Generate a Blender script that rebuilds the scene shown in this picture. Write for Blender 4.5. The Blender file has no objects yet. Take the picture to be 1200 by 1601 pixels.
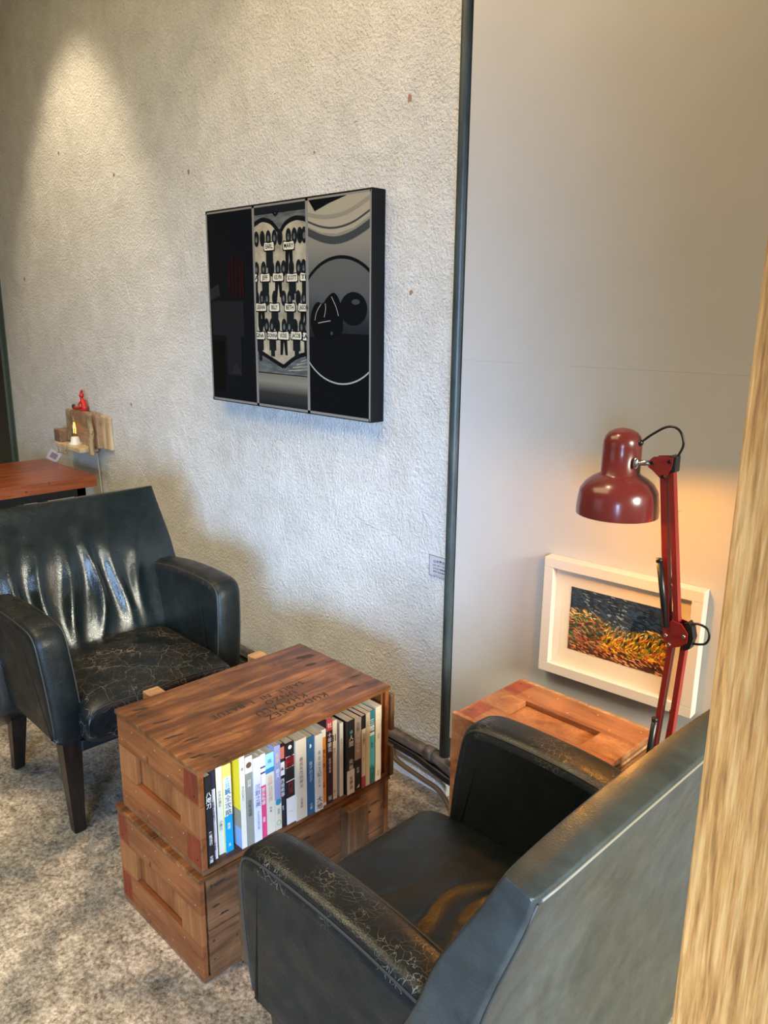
import bpy, bmesh, math, random
from mathutils import Vector, Matrix
random.seed(7)
C = bpy.context.scene.collection
SC = bpy.context.scene

# ------------------------------------------------------------------ camera
yaw, pitch, roll = math.radians(-45.26486933), math.radians(-14.19251154), math.radians(0.58116187)
fw = Vector((math.sin(yaw)*math.cos(pitch), math.cos(yaw)*math.cos(pitch), math.sin(pitch)))
rt = Vector((math.cos(yaw), -math.sin(yaw), 0)); up = rt.cross(fw)
cr, sr = math.cos(roll), math.sin(roll)
R_ = cr*rt + sr*up; U_ = -sr*rt + cr*up
cam = bpy.data.cameras.new('camera'); cam.sensor_fit = 'HORIZONTAL'; cam.sensor_width = 36
cam.lens = 36*1236.438/1200; cam.clip_start = 0.02
co = bpy.data.objects.new('camera', cam); C.objects.link(co)
M = Matrix.Identity(4)
for i in range(3):
    M[i][0] = R_[i]; M[i][1] = U_[i]; M[i][2] = -fw[i]
M[0][3], M[1][3], M[2][3] = 0, 0, 1.5
co.matrix_world = M
SC.camera = co

# ------------------------------------------------------------------ world, lights, exposure
w = bpy.data.worlds.new('world'); SC.world = w; w.use_nodes = True
w.node_tree.nodes['Background'].inputs[0].default_value = (1.0, 0.96, 0.86, 1)
w.node_tree.nodes['Background'].inputs[1].default_value = 0.29
SC.view_settings.view_transform = 'Standard'; SC.view_settings.look = 'None'
SC.view_settings.exposure = 0.0; SC.view_settings.gamma = 1; SC.view_settings.use_curve_mapping = False

def aim(o, src, dst):
    o.location = src
    o.rotation_euler = (Vector(dst)-Vector(src)).to_track_quat('-Z', 'Y').to_euler()
def area(name, src, dst, sx, sy, power, col, spread=180):
    l = bpy.data.lights.new(name, 'AREA'); l.shape = 'RECTANGLE'; l.size = sx; l.size_y = sy
    l.energy = power; l.color = col; l.spread = math.radians(spread)
    o = bpy.data.objects.new(name, l); C.objects.link(o); aim(o, src, dst); return o
def spot(name, src, dst, power, col, ang, blend, rad):
    l = bpy.data.lights.new(name, 'SPOT'); l.energy = power; l.color = col
    l.spot_size = math.radians(ang); l.spot_blend = blend; l.shadow_soft_size = rad
    o = bpy.data.objects.new(name, l); C.objects.link(o); aim(o, src, dst); return o
# daylight through the front window at the right (cool), the front window at the left and the side window
area('front_window_daylight', (2.35, -2.85, 1.05), (-1.75, 1.6, 0.15), 1.9, 1.7, 56, (0.42, 0.64, 1.0), 42)
area('left_window_daylight', (-3.0, -2.85, 1.5), (-2.2, 0.2, 0.0), 2.2, 1.8, 4, (0.85, 0.92, 1.0), 110)
area('side_window_daylight', (3.35, 0.85, 2.2), (-0.4, 1.0, 0.35), 1.2, 1.3, 33, (1.0, 1.0, 0.84), 38)
# warm spots under the ceiling, with added fill
area('ceiling_warm_fill', (-2.4, -0.1, 3.22), (-2.4, 0.3, 0), 2.6, 1.4, 62, (1.0, 0.79, 0.41))  # broad area light added as warm ambient fill
spot('ceiling_spot_a', (-3.60, 1.00, 3.25), (-3.74, 1.71, 1.35), 95, (1.0, 0.80, 0.54), 60, 0.6, 0.05)
spot('ceiling_spot_b', (-1.35, 0.75, 3.25), (-1.60, 1.71, 1.85), 66, (1.0, 0.72, 0.46), 84, 0.5, 0.05)
spot('crate_fill_spot', (-1.6, -0.4, 3.25), (-1.7, 0.8, 0.4), 110, (0.95, 0.92, 0.86), 50, 0.7, 0.06)  # spot added as overhead fill for the crates and floor

# ------------------------------------------------------------------ material helpers
def mat(name, col=(0.5, 0.5, 0.5), rough=0.5, metal=0.0, spec=0.5, coat=0.0):
    m = bpy.data.materials.new(name); m.use_nodes = True
    b = m.node_tree.nodes['Principled BSDF']
    b.inputs['Base Color'].default_value = (*col, 1); b.inputs['Roughness'].default_value = rough
    b.inputs['Metallic'].default_value = metal; b.inputs['Specular IOR Level'].default_value = spec
    b.inputs['Coat Weight'].default_value = coat
    return m
class NT:
    def __init__(s, m): s.t = m.node_tree; s.b = s.t.nodes['Principled BSDF']
    def n(s, typ, **k):
        x = s.t.nodes.new(typ)
        for a, v in k.items(): setattr(x, a, v)
        return x
    def l(s, a, b): s.t.links.new(a, b)
    def coords(s, scale=(1, 1, 1), loc=(0, 0, 0)):
        tc = s.n('ShaderNodeTexCoord'); mp = s.n('ShaderNodeMapping'); mp.inputs['Scale'].default_value = scale
        mp.inputs['Location'].default_value = loc; s.l(tc.outputs['Object'], mp.inputs[0]); return mp.outputs[0]
    def noise(s, vec, scale, detail=4, rough=0.6, dist=0.0):
        x = s.n('ShaderNodeTexNoise'); x.inputs['Scale'].default_value = scale; x.inputs['Detail'].default_value = detail
        x.inputs['Roughness'].default_value = rough; x.inputs['Distortion'].default_value = dist; s.l(vec, x.inputs['Vector'])
        return x.outputs['Fac']
    def voro(s, vec, scale, feature='F1', rnd=1.0):
        x = s.n('ShaderNodeTexVoronoi', feature=feature); x.inputs['Scale'].default_value = scale
        x.inputs['Randomness'].default_value = rnd; s.l(vec, x.inputs['Vector']); return x.outputs['Distance']
    def ramp(s, f, stops, interp='LINEAR'):
        x = s.n('ShaderNodeValToRGB'); e = x.color_ramp.elements; x.color_ramp.interpolation = interp
        while len(e) < len(stops): e.new(0.5)
        for i, (p, c) in enumerate(stops):
            e[i].position = p; e[i].color = (*c, 1) if not isinstance(c, (int, float)) else (c, c, c, 1)
        s.l(f, x.inputs[0]); return x.outputs[0]
    def mix(s, f, a, b, typ='MIX'):
        x = s.n('ShaderNodeMix', data_type='RGBA', blend_type=typ)
        if isinstance(f, (int, float)): x.inputs[0].default_value = f
        else: s.l(f, x.inputs[0])
        for k, v in ((6, a), (7, b)):
            if isinstance(v, tuple): x.inputs[k].default_value = (*v, 1)
            else: s.l(v, x.inputs[k])
        return x.outputs[2]
    def math(s, op, a, b=0.0):
        x = s.n('ShaderNodeMath', operation=op)
        for k, v in ((0, a), (1, b)):
            if isinstance(v, (int, float)): x.inputs[k].default_value = v
            else: s.l(v, x.inputs[k])
        return x.outputs[0]
    def bump(s, h, strength=0.5, dist=0.002, prev=None):
        x = s.n('ShaderNodeBump'); x.inputs['Strength'].default_value = strength; x.inputs['Distance'].default_value = dist
        s.l(h, x.inputs['Height'])
        if prev is not None: s.l(prev, x.inputs['Normal'])
        s.l(x.outputs[0], s.b.inputs['Normal']); return x.outputs[0]
    def col(s, c): s.l(c, s.b.inputs['Base Color'])
    def rough(s, c): s.l(c, s.b.inputs['Roughness'])

def wood(name, dark, mid, light, axis=1, rough=0.5, scale=1.0, blotch=0.5, spec=0.4, rings=9.0, loc=(0, 0, 0)):
    m = mat(name, mid, rough, spec=spec); g = NT(m)
    s = [14*scale]*3; s[axis] = 1.6*scale
    v = g.coords(tuple(s), loc)
    base = g.noise(v, 1.6, 8, 0.65, 0.8)
    c = g.ramp(base, [(0.30, dark), (0.5, mid), (0.72, light)])
    s2 = [90*scale]*3; s2[axis] = 3*scale
    fine = g.noise(g.coords(tuple(s2), loc), 2.0, 4, 0.7)
    c = g.mix(0.55, c, g.ramp(fine, [(0.25, 0.35), (0.6, 1.0)]), 'MULTIPLY')
    bl = g.noise(g.coords((1, 1, 1), loc), 7*scale, 4, 0.6, 0.5)
    c = g.mix(blotch, c, g.ramp(bl, [(0.33, 0.35), (0.62, 1.15)]), 'MULTIPLY')
    dk = g.noise(g.coords((1, 1, 1), (3, 1, 2)), 26*scale, 3, 0.5, 1.0)
    c = g.mix(0.7, c, g.ramp(dk, [(0.26, 0.12), (0.34, 1.0)]), 'MULTIPLY')
    g.col(c); g.bump(fine, 0.35, 0.0012)
    return m

M_topwood = wood('crate_top_wood', (0.045, 0.014, 0.004), (0.165, 0.056, 0.016), (0.42, 0.18, 0.058), 1, 0.38, blotch=0.75)
M_endwood = wood('crate_end_wood', (0.14, 0.038, 0.009), (0.24, 0.070, 0.017), (0.34, 0.11, 0.030), 0, 0.5, blotch=0.35)
M_stile = wood('crate_stile_wood', (0.17, 0.050, 0.012), (0.29, 0.095, 0.026), (0.40, 0.16, 0.05), 2, 0.5, blotch=0.35)
M_rawwood = wood('crate_raw_wood', (0.24, 0.11, 0.045), (0.42, 0.22, 0.10), (0.58, 0.36, 0.19), 1, 0.6)
M_plank = wood('crate_plank_wood', (0.07, 0.028, 0.012), (0.19, 0.078, 0.030), (0.31, 0.14, 0.055), 1, 0.5, blotch=0.6)
M_redpaint = wood('faded_red_paint', (0.12, 0.016, 0.006), (0.20, 0.026, 0.008), (0.26, 0.045, 0.016), 2, 0.5, blotch=0.3)
M_batten = wood('batten_wood', (0.06, 0.03, 0.014), (0.17, 0.085, 0.035), (0.32, 0.17, 0.07), 2, 0.6, blotch=0.7)
M_lampcrate = wood('orange_crate_wood', (0.19, 0.060, 0.022), (0.34, 0.125, 0.048), (0.46, 0.21, 0.09), 0, 0.42)
M_nail = mat('nail', (0.55, 0.45, 0.33), 0.4, 0.6)
M_table = wood('table_wood', (0.13, 0.028, 0.010), (0.25, 0.06, 0.02), (0.36, 0.11, 0.04), 1, 0.28, blotch=0.3)
M_ink = mat('stencil_ink', (0.025, 0.014, 0.008), 0.7)
M_wlamp1 = wood('driftwood_pale', (0.38, 0.26, 0.13), (0.60, 0.46, 0.27), (0.74, 0.62, 0.40), 2, 0.7, blotch=0.4)
M_wlamp2 = wood('driftwood_brown', (0.20, 0.12, 0.07), (0.36, 0.22, 0.13), (0.50, 0.32, 0.19), 0, 0.7, blotch=0.6)
M_bark = wood('bark_edge', (0.05, 0.035, 0.02), (0.42, 0.30, 0.16), (0.60, 0.46, 0.26), 2, 0.8, blotch=0.9)

# oak post: long vertical streaks
M_post = mat('oak_post', (0.5, 0.3, 0.12), 0.5); g = NT(M_post)
a1 = g.noise(g.coords((1, 1, 0.06)), 190, 5, 0.65, 0.15); a2 = g.noise(g.coords((1, 1, 0.035)), 520, 3, 0.6, 0.2)
a3 = g.noise(g.coords((1, 1, 0.12)), 30, 3, 0.6)
c = g.ramp(a1, [(0.34, (0.38, 0.155, 0.035)), (0.48, (0.64, 0.28, 0.07)), (0.62, (0.80, 0.41, 0.13))])
c = g.mix(0.55, c, g.ramp(a2, [(0.30, 0.45), (0.55, 1.0)]), 'MULTIPLY'); c = g.mix(0.5, c, g.ramp(a3, [(0.3, 0.6), (0.65, 1.1)]), 'MULTIPLY')
g.col(c); g.bump(a1, 0.3, 0.001)

# plaster wall
M_plaster = mat('rough_plaster', (0.6, 0.55, 0.44), 0.62, spec=0.35); g = NT(M_plaster); v = g.coords()
n1 = g.noise(v, 115, 4, 0.6, 0.3); n2 = g.noise(v, 9, 4, 0.55, 0.4); n3 = g.noise(g.coords((1, 1, 0.5), (4, 2, 1)), 240, 3, 0.6)
n5 = g.noise(v, 2.6, 5, 0.6, 1.6)
cr1 = g.ramp(g.math('ABSOLUTE', g.math('SUBTRACT', n5, 0.5)), [(0.0, 1.0), (0.012, 0.0)])
c = g.ramp(n2, [(0.3, (0.64, 0.635, 0.60)), (0.7, (0.76, 0.755, 0.73))])
c = g.mix(0.35, c, g.ramp(n1, [(0.3, 0.72), (0.6, 1.0)]), 'MULTIPLY'); g.col(c)
h = g.math('ADD', g.math('MULTIPLY', n1, 1.0), g.math('MULTIPLY', n3, 0.45)); h = g.math('ADD', h, g.math('MULTIPLY', n2, 1.2))
h = g.math('ADD', h, g.math('MULTIPLY', cr1, 0.10))
g.bump(h, 1.0, 0.009)
# smooth board
M_board = mat('smooth_board', (0.60, 0.57, 0.54), 0.42, spec=0.4); g = NT(M_board); v = g.coords()
n1 = g.noise(v, 3, 5, 0.6); n2 = g.noise(v, 220, 2, 0.5); n4 = g.noise(v, 38, 2, 0.5)
c = g.ramp(n1, [(0.3, (0.415, 0.412, 0.41)), (0.7, (0.455, 0.45, 0.445))])
c = g.mix(0.8, c, g.ramp(n4, [(0.215, 0.6), (0.235, 1.0)]), 'MULTIPLY')
g.col(c); g.bump(n2, 0.15, 0.0008)
# floor
M_floor = mat('worn_concrete', (0.3, 0.28, 0.25), 0.55, spec=0.35); g = NT(M_floor); v = g.coords()
f1 = g.noise(v, 95, 8, 0.72, 0.3); f0 = g.noise(v, 24, 8, 0.7, 0.5); f1 = g.math('ADD', g.math('MULTIPLY', f1, 0.6), g.math('MULTIPLY', f0, 0.4)); f2 = g.noise(v, 2.6, 6, 0.65, 0.9); f3 = g.noise(g.coords((1, 1, 1), (5, 3, 0)), 16, 6, 0.75, 0.6)
c = g.ramp(f1, [(0.38, (0.08, 0.067, 0.053)), (0.48, (0.36, 0.31, 0.25)), (0.60, (0.75, 0.68, 0.58))])
c = g.mix(0.8, c, g.ramp(f2, [(0.38, (0.30, 0.34, 0.36)), (0.5, (0.72, 0.66, 0.58)), (0.60, (1.15, 1.05, 0.92))]), 'MULTIPLY')
wf = g.ramp(f3, [(0.60, 0.0), (0.72, 0.75)])
c = g.mix(wf, c, (0.62, 0.58, 0.52)); g.col(c)
g.rough(g.ramp(f2, [(0.4, 0.42), (0.6, 0.65)])); g.bump(f1, 0.5, 0.003)

def leather(name, worn=0.0, crack=0.0, scratch=0.0, base=(0.0045, 0.0072, 0.0075), rough=0.36, spec=0.42):
    m = mat(name, base, rough, spec=spec); g = NT(m); v = g.coords()
    peb = g.voro(v, 330); n = g.noise(v, 14, 5, 0.6, 0.5)
    c = g.ramp(n, [(0.3, tuple(x*0.7 for x in base)), (0.7, tuple(x*1.5 for x in base))])
    hh = g.math('MULTIPLY', peb, 0.5)
    nv = g.n('ShaderNodeTexNoise'); nv.inputs['Scale'].default_value = 22; nv.inputs['Detail'].default_value = 4; g.l(v, nv.inputs['Vector'])
    dv = g.n('ShaderNodeVectorMath', operation='MULTIPLY_ADD'); g.l(nv.outputs['Color'], dv.inputs[0]); dv.inputs[1].default_value = (0.05,)*3; g.l(v, dv.inputs[2])
    if worn:
        wn = g.noise(v, 9, 5, 0.7, 0.3)
        c = g.mix(g.ramp(wn, [(0.40, 0.0), (0.66, worn)]), c, (0.016, 0.011, 0.008))
    if crack:
        e = g.voro(dv.outputs[0], 75, 'DISTANCE_TO_EDGE'); line = g.ramp(e, [(0.0, 1.0), (0.035, 0.0)])
        msk = g.ramp(g.noise(v, 11, 3, 0.6), [(0.48, 0.0), (0.60, 1.0)])
        k = g.math('MULTIPLY', line, msk); k = g.math('MULTIPLY', k, crack)
        c = g.mix(k, c, (0.24, 0.20, 0.14)); hh = g.math('SUBTRACT', hh, g.math('MULTIPLY', k, 0.8))
    if scratch:
        e = g.voro(dv.outputs[0], 13, 'DISTANCE_TO_EDGE'); line = g.ramp(e, [(0.0, 1.0), (0.016, 0.0)])
        e2 = g.voro(dv.outputs[0], 31, 'DISTANCE_TO_EDGE'); line2 = g.ramp(e2, [(0.0, 0.7), (0.02, 0.0)])
        ms = g.ramp(g.noise(v, 9, 3, 0.6), [(0.38, 0.0), (0.55, 1.0)])
        k = g.math('MULTIPLY', g.math('MAXIMUM', line, line2), g.math('MULTIPLY', ms, scratch))
        c = g.mix(k, c, (0.26, 0.215, 0.16))
    g.col(c)
    g.rough(g.ramp(g.noise(v, 18, 4, 0.6), [(0.3, rough*0.8), (0.7, rough*1.35)]))
    b1 = g.bump(hh, 0.45, 0.0014); g.bump(n, 0.25, 0.006, b1)
    return m
M_lea_back = leather('black_leather_smooth', base=(0.0045, 0.0085, 0.0090), rough=0.23, spec=0.6)
M_lea_seat_s = leather('black_leather_scratched', worn=0.6, scratch=0.5, rough=0.36)
M_lea_seat_w = leather('black_leather_creased', worn=0.35, rough=0.40, spec=0.35)
M_lea_arm = leather('black_leather_arm', rough=0.42, spec=0.28)
M_lea_armtop = leather('black_leather_cracked', worn=0.5, crack=0.95, rough=0.34)
M_lea_armtop2 = leather('black_leather_rubbed', worn=0.7, crack=0.28, rough=0.42)
M_seam = mat('worn_seam', (0.028, 0.028, 0.025), 0.5)
M_seam_hl = mat('seam_highlight', (0.20, 0.185, 0.15), 0.5)  # pale colour painted for the highlight along the near chair's top seam
M_leg = wood('espresso_leg_wood', (0.006, 0.004, 0.003), (0.014, 0.008, 0.006), (0.03, 0.015, 0.01), 2, 0.35, blotch=0.2)
M_green = mat('green_grey_conduit_paint', (0.055, 0.075, 0.075), 0.4); g = NT(M_green)
g.col(g.ramp(g.noise(g.coords((1, 1, 0.3)), 30, 4, 0.6), [(0.35, (0.022, 0.033, 0.034)), (0.7, (0.05, 0.07, 0.072))]))
M_door = mat('green_door_paint', (0.06, 0.09, 0.07), 0.45)
M_dark = mat('dark_room', (0.006, 0.008, 0.009), 0.25)
M_black = mat('black_plastic', (0.01, 0.01, 0.011), 0.35)
M_blackframe = mat('black_frame', (0.003, 0.004, 0.005), 0.5, spec=0.25)
M_steel = mat('dark_steel', (0.012, 0.014, 0.015), 0.45, 0.6)
M_chrome = mat('chrome', (0.6, 0.6, 0.58), 0.25, 1.0)
M_red = mat('red_enamel', (0.155, 0.024, 0.021), 0.24, spec=0.5, coat=0.25)
M_redarm = mat('red_arm_paint', (0.25, 0.018, 0.015), 0.35, spec=0.5)
M_whiteframe = mat('white_frame_paint', (0.58, 0.55, 0.51), 0.45)
M_mount = mat('cream_mount', (0.76, 0.70, 0.57), 0.7)
M_lampin = mat('shade_inside', (0.85, 0.80, 0.72), 0.5)
M_sign = mat('frosted_placard', (0.50, 0.50, 0.52), 0.35)
M_ceil = mat('grey_ceiling', (0.45, 0.42, 0.38), 0.8)
M_wallg = mat('room_wall_paint', (0.40, 0.38, 0.34), 0.8)
M_figure = mat('red_figurine', (0.50, 0.015, 0.012), 0.45)
M_porc = mat('white_porcelain', (0.70, 0.68, 0.60), 0.3)
M_brownpipe = mat('brown_cable', (0.10, 0.065, 0.035), 0.6)
M_greypipe = mat('grey_pipe', (0.10, 0.085, 0.085), 0.45); g = NT(M_greypipe)
g.col(g.ramp(g.noise(g.coords(), 40, 4, 0.6), [(0.35, (0.05, 0.042, 0.042)), (0.7, (0.16, 0.135, 0.13))]))
def emis(name, col, st):
    m = mat(name, col); b = m.node_tree.nodes['Principled BSDF']
    b.inputs['Emission Color'].default_value = (*col, 1); b.inputs['Emission Strength'].default_value = st; return m
M_fil = emis('filament', (1.0, 0.40, 0.07), 5.0)
M_bulb = emis('warm_bulb', (1.0, 0.62, 0.28), 9.0)
M_glass = mat('clear_glass', (1, 1, 1), 0.02); M_glass.node_tree.nodes['Principled BSDF'].inputs['Transmission Weight'].default_value = 1.0
M_winglass = emis('window_daylight', (0.75, 0.87, 1.0), 1.1)

# ------------------------------------------------------------------ mesh helpers
def mesh_obj(name, bm, mats, parent=None, smooth=False, loc=None):
    me = bpy.data.meshes.new(name); bmesh.ops.recalc_face_normals(bm, faces=bm.faces[:]); bm.to_mesh(me); bm.free()
    for m in (mats if isinstance(mats, (list, tuple)) else [mats]): me.materials.append(m)
    if smooth:
        for p in me.polygons: p.use_smooth = True
    o = bpy.data.objects.new(name, me); C.objects.link(o)
    if parent: o.parent = parent
    if loc: o.location = loc
    return o
def box(bm, x0, x1, y0, y1, z0, z1, mi=0, bev=0.0, M=None):
    vs = [bm.verts.new((x, y, z)) for x in (x0, x1) for y in (y0, y1) for z in (z0, z1)]
    fs = []
    for q in ((0, 1, 3, 2), (4, 6, 7, 5), (0, 4, 5, 1), (2, 3, 7, 6), (0, 2, 6, 4), (1, 5, 7, 3)):
        f = bm.faces.new([vs[i] for i in q]); f.material_index = mi; fs.append(f)
    if bev > 0:
        es = list({e for f in fs for e in f.edges})
        r = bmesh.ops.bevel(bm, geom=es, offset=bev, segments=2, affect='EDGES', profile=0.5)
        for f in r['faces']: f.material_index = mi
        vs = list({v for f in r['faces'] for v in f.verts} | {v for v in vs if v.is_valid})
    if M is not None:
        for v in vs: v.co = M @ v.co
    return vs
def taper(bm, c0, s0, c1, s1, mi=0, bev=0.002):
    vs = []
    for c, s in ((c0, s0), (c1, s1)):
        for dx, dy in ((-1, -1), (1, -1), (1, 1), (-1, 1)):
            vs.append(bm.verts.new((c[0]+dx*s[0]/2, c[1]+dy*s[1]/2, c[2])))
    fs = [bm.faces.new(vs[:4]), bm.faces.new(vs[4:])] + [bm.faces.new([vs[i], vs[(i+1) % 4], vs[4+(i+1) % 4], vs[4+i]]) for i in range(4)]
    for f in fs: f.material_index = mi
    if bev: bmesh.ops.bevel(bm, geom=list({e for f in fs for e in f.edges}), offset=bev, segments=2, affect='EDGES')
def catmull(pts, n=8, closed=False):
    P = [Vector(p) for p in pts]; out = []; N = len(P)
    rng = range(N if closed else N-1)
    for i in rng:
        g_ = lambda k: P[k % N] if closed else P[max(0, min(N-1, k))]
        p0, p1, p2, p3 = g_(i-1), g_(i), g_(i+1), g_(i+2)
        for j in range(n):
            t = j/n
            out.append(0.5*((2*p1)+(-p0+p2)*t+(2*p0-5*p1+4*p2-p3)*t*t+(-p0+3*p1-3*p2+p3)*t**3))
    if not closed: out.append(P[-1])
    return out
def tube(bm, pts, r, n=10, mi=0, closed=False, cap=True):
    pts = [Vector(p) for p in pts]; rings = []; prev = None; N = len(pts)
    for i, p in enumerate(pts):
        a = pts[(i-1) % N] if (closed or i > 0) else p; b = pts[(i+1) % N] if (closed or i < N-1) else p
        d = (b-a).normalized() if (b-a).length > 1e-9 else Vector((0, 0, 1))
        if prev is None: u = d.orthogonal().normalized()
        else:
            u = prev - d*prev.dot(d); u = u.normalized() if u.length > 1e-6 else d.orthogonal().normalized()
        prev = u; w_ = d.cross(u); rr = r[i] if isinstance(r, (list, tuple)) else r
        rings.append([bm.verts.new(p+(u*math.cos(2*math.pi*k/n)+w_*math.sin(2*math.pi*k/n))*rr) for k in range(n)])
    for i in range(N if closed else N-1):
        A, B = rings[i], rings[(i+1) % N]
        for k in range(n):
            f = bm.faces.new((A[k], A[(k+1) % n], B[(k+1) % n], B[k])); f.material_index = mi; f.smooth = True
    if cap and not closed:
        for q in (rings[0], rings[-1]):
            f = bm.faces.new(q); f.material_index = mi
def lathe(bm, prof, c, n=40, mi=0, axis=None):
    """prof: (r, h) list"""
    rings = []
    for r, h in prof:
        if r < 1e-6: rings.append([bm.verts.new((c[0], c[1], c[2]+h))])
        else: rings.append([bm.verts.new((c[0]+r*math.cos(2*math.pi*k/n), c[1]+r*math.sin(2*math.pi*k/n), c[2]+h)) for k in range(n)])
    for A, B in zip(rings, rings[1:]):
        for k in range(n):
            q = [A[k % len(A)], A[(k+1) % len(A)], B[(k+1) % len(B)], B[k % len(B)]]
            q = list(dict.fromkeys(q))
            if len(q) > 2:
                f = bm.faces.new(q); f.material_index = mi; f.smooth = True
def ball(bm, c, r, sc=(1, 1, 1), mi=0, sub=3, M=None):
    rr = bmesh.ops.create_icosphere(bm, subdivisions=sub, radius=r)
    for v in rr['verts']:
        p = Vector((v.co.x*sc[0], v.co.y*sc[1], v.co.z*sc[2]))
        if M is not None: p = M @ p
        v.co = p + Vector(c)
        for f in v.link_faces: f.material_index = mi; f.smooth = True
def empty(name, loc, rot=(0, 0, 0), label=None, cat=None, group=None):
    o = bpy.data.objects.new(name, None); o.empty_display_size = 0.05; C.objects.link(o); o.location = loc; o.rotation_euler = rot
    tag(o, label, cat, group); return o
def tag(o, label=None, cat=None, group=None, kind=None):
    if label: o['label'] = label
    if cat: o['category'] = cat
    if group: o['group'] = group
    if kind: o['kind'] = kind
    return o
def struct(name, bm, m, label=None, **k):
    o = mesh_obj(name, bm, m, **k); o['kind'] = 'structure'
    if label: o['label'] = label
    return o
def text_bm(bm, s, size, M, mi=0, depth=0.0, spacing=1.0, line=1.0, align='CENTER', sx=1.0, bold=0.0):
    cu = bpy.data.curves.new('t', 'FONT'); cu.body = s; cu.size = size; cu.align_x = align; cu.align_y = 'CENTER'
    cu.space_character = spacing; cu.space_line = line; cu.resolution_u = 2; cu.offset = bold
    to = bpy.data.objects.new('t', cu); C.objects.link(to)
    dg = bpy.context.evaluated_depsgraph_get(); me = bpy.data.meshes.new_from_object(to.evaluated_get(dg))
    tb = bmesh.new(); tb.from_mesh(me)
    if tb.faces:
        mp = {}
        for v in tb.verts: mp[v.index] = bm.verts.new(M @ Vector((v.co.x*sx, v.co.y, 0)))
        for f in tb.faces:
            try:
                nf = bm.faces.new([mp[v.index] for v in f.verts]); nf.material_index = mi
            except ValueError: pass
    tb.free(); bpy.data.objects.remove(to); bpy.data.curves.remove(cu); bpy.data.meshes.remove(me)

# ------------------------------------------------------------------ the room shell
WY = 1.71
bm = bmesh.new(); box(bm, -6.5, 3.5, -3.1, WY+1.2, -0.1, 0.0); struct('floor', bm, M_floor)
bm = bmesh.new(); box(bm, -4.80, -1.435, WY, WY+0.12, 0, 3.3); box(bm, -1.435, 3.5, WY+0.02, WY+0.12, 0, 3.3)
# chipped plaster pits and old nail holes
struct('wall_back', bm, M_plaster)
bm = bmesh.new(); box(bm, -6.5, 3.5, -3.1, WY+0.12, 3.3, 3.4); struct('ceiling', bm, M_ceil)
bm = bmesh.new(); box(bm, -6.6, -6.5, -3.1, WY+1.2, 0, 3.3); struct('wall_left', bm, M_wallg)
bm = bmesh.new()
box(bm, 3.4, 3.5, -3.1, 0.1, 0, 3.3); box(bm, 3.4, 3.5, 1.6, WY, 0, 3.3); box(bm, 3.4, 3.5, 0.1, 1.6, 0, 1.4); box(bm, 3.4, 3.5, 0.1, 1.6, 2.95, 3.3)
struct('wall_right', bm, M_wallg)
bm = bmesh.new()
for a, b in ((-6.5, -4.15), (-1.85, 1.35), (3.35, 3.5)): box(bm, a, b, -3.1, -3.0, 0, 3.3)
for a, b in ((-4.15, -1.85), (1.35, 3.35)): box(bm, a, b, -3.1, -3.0, 0, 0.35); box(bm, a, b, -3.1, -3.0, 2.45, 3.3)
struct('wall_front', bm, M_wallg)
def window(name, horiz, a0, a1, z0, z1, pos):
    bm = bmesh.new()
    nb = 4
    for i in range(nb):
        a = a0+(a1-a0)*i/(nb-1)
        if horiz: box(bm, a-0.025, a+0.025, pos-0.03, pos+0.03, z0, z1)
        else: box(bm, pos-0.03, pos+0.03, a-0.025, a+0.025, z0, z1)
    for z in (z0, z1):
        if horiz: box(bm, a0, a1, pos-0.03, pos+0.03, z-0.025, z+0.025)
        else: box(bm, pos-0.03, pos+0.03, a0, a1, z-0.025, z+0.025)
    struct(name, bm, M_steel)
window('window_1', False, 0.1, 1.6, 1.4, 2.95, 3.45)
window('window_2', True, -4.15, -1.85, 0.35, 2.45, -3.05)
window('window_3', True, 1.35, 3.35, 0.35, 2.45, -3.05)
# doorway at the left: green frame, dark sheet standing in for the unlit interior
bm = bmesh.new()
for k, (a, b, y0) in enumerate(((-4.90, -4.80, WY-0.005), (-4.99, -4.90, WY+0.03))):
    box(bm, a, b, y0, WY+0.14, 0, 2.6, bev=0.006)
box(bm, -6.3, -4.80, WY-0.005, WY+0.14, 2.6, 2.7); box(bm, -6.3, -6.2, WY, WY+0.14, 0, 2.6)
box(bm, -4.865, -4.85, WY-0.018, WY, 0, 2.6, bev=0.003)
door = struct('door_1', bm, M_door)
bm = bmesh.new(); box(bm, -6.2, -4.99, WY+0.08, WY+0.10, 0, 2.6); mesh_obj('interior_dark_sheet', bm, M_dark, door)
bm = bmesh.new(); box(bm, -6.5, -6.3, WY, WY+0.12, 0, 3.3); box(bm, -6.3, -4.80, WY, WY+0.12, 2.7, 3.3); struct('wall_doorside', bm, M_plaster)

# smooth board fixed in front of the wall, slightly skewed
def bd(x, off=0.0, z=0.0):      # point on the board: x along, off towards the room
    s = 0.08; return Vector((x + s*off, 1.650 + s*(x+1.40) - off, z))
ang = math.atan(0.08)
board = empty('wall_board', bd(-1.378), (0, 0, ang), 'tall smooth grey-white board covering the wall right of the upright pipe', 'board')
bm = bmesh.new(); box(bm, 0, 1.9, 0, 0.018, 0.26, 1.3783); mesh_obj('board_sheet', bm, M_board, board)
bm = bmesh.new(); box(bm, 0, 1.9, 0, 0.018, 1.3785, 3.29); mesh_obj('board_sheet', bm, M_board, board)
# thin brown strip beside the pipe
bm = bmesh.new(); box(bm, -1.452, -1.443, WY-0.012, WY, 0.22, 3.3); struct('trim_1', bm, wood('trim_wood', (0.16, 0.10, 0.06), (0.28, 0.19, 0.13), (0.36, 0.26, 0.18), 2))

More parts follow.
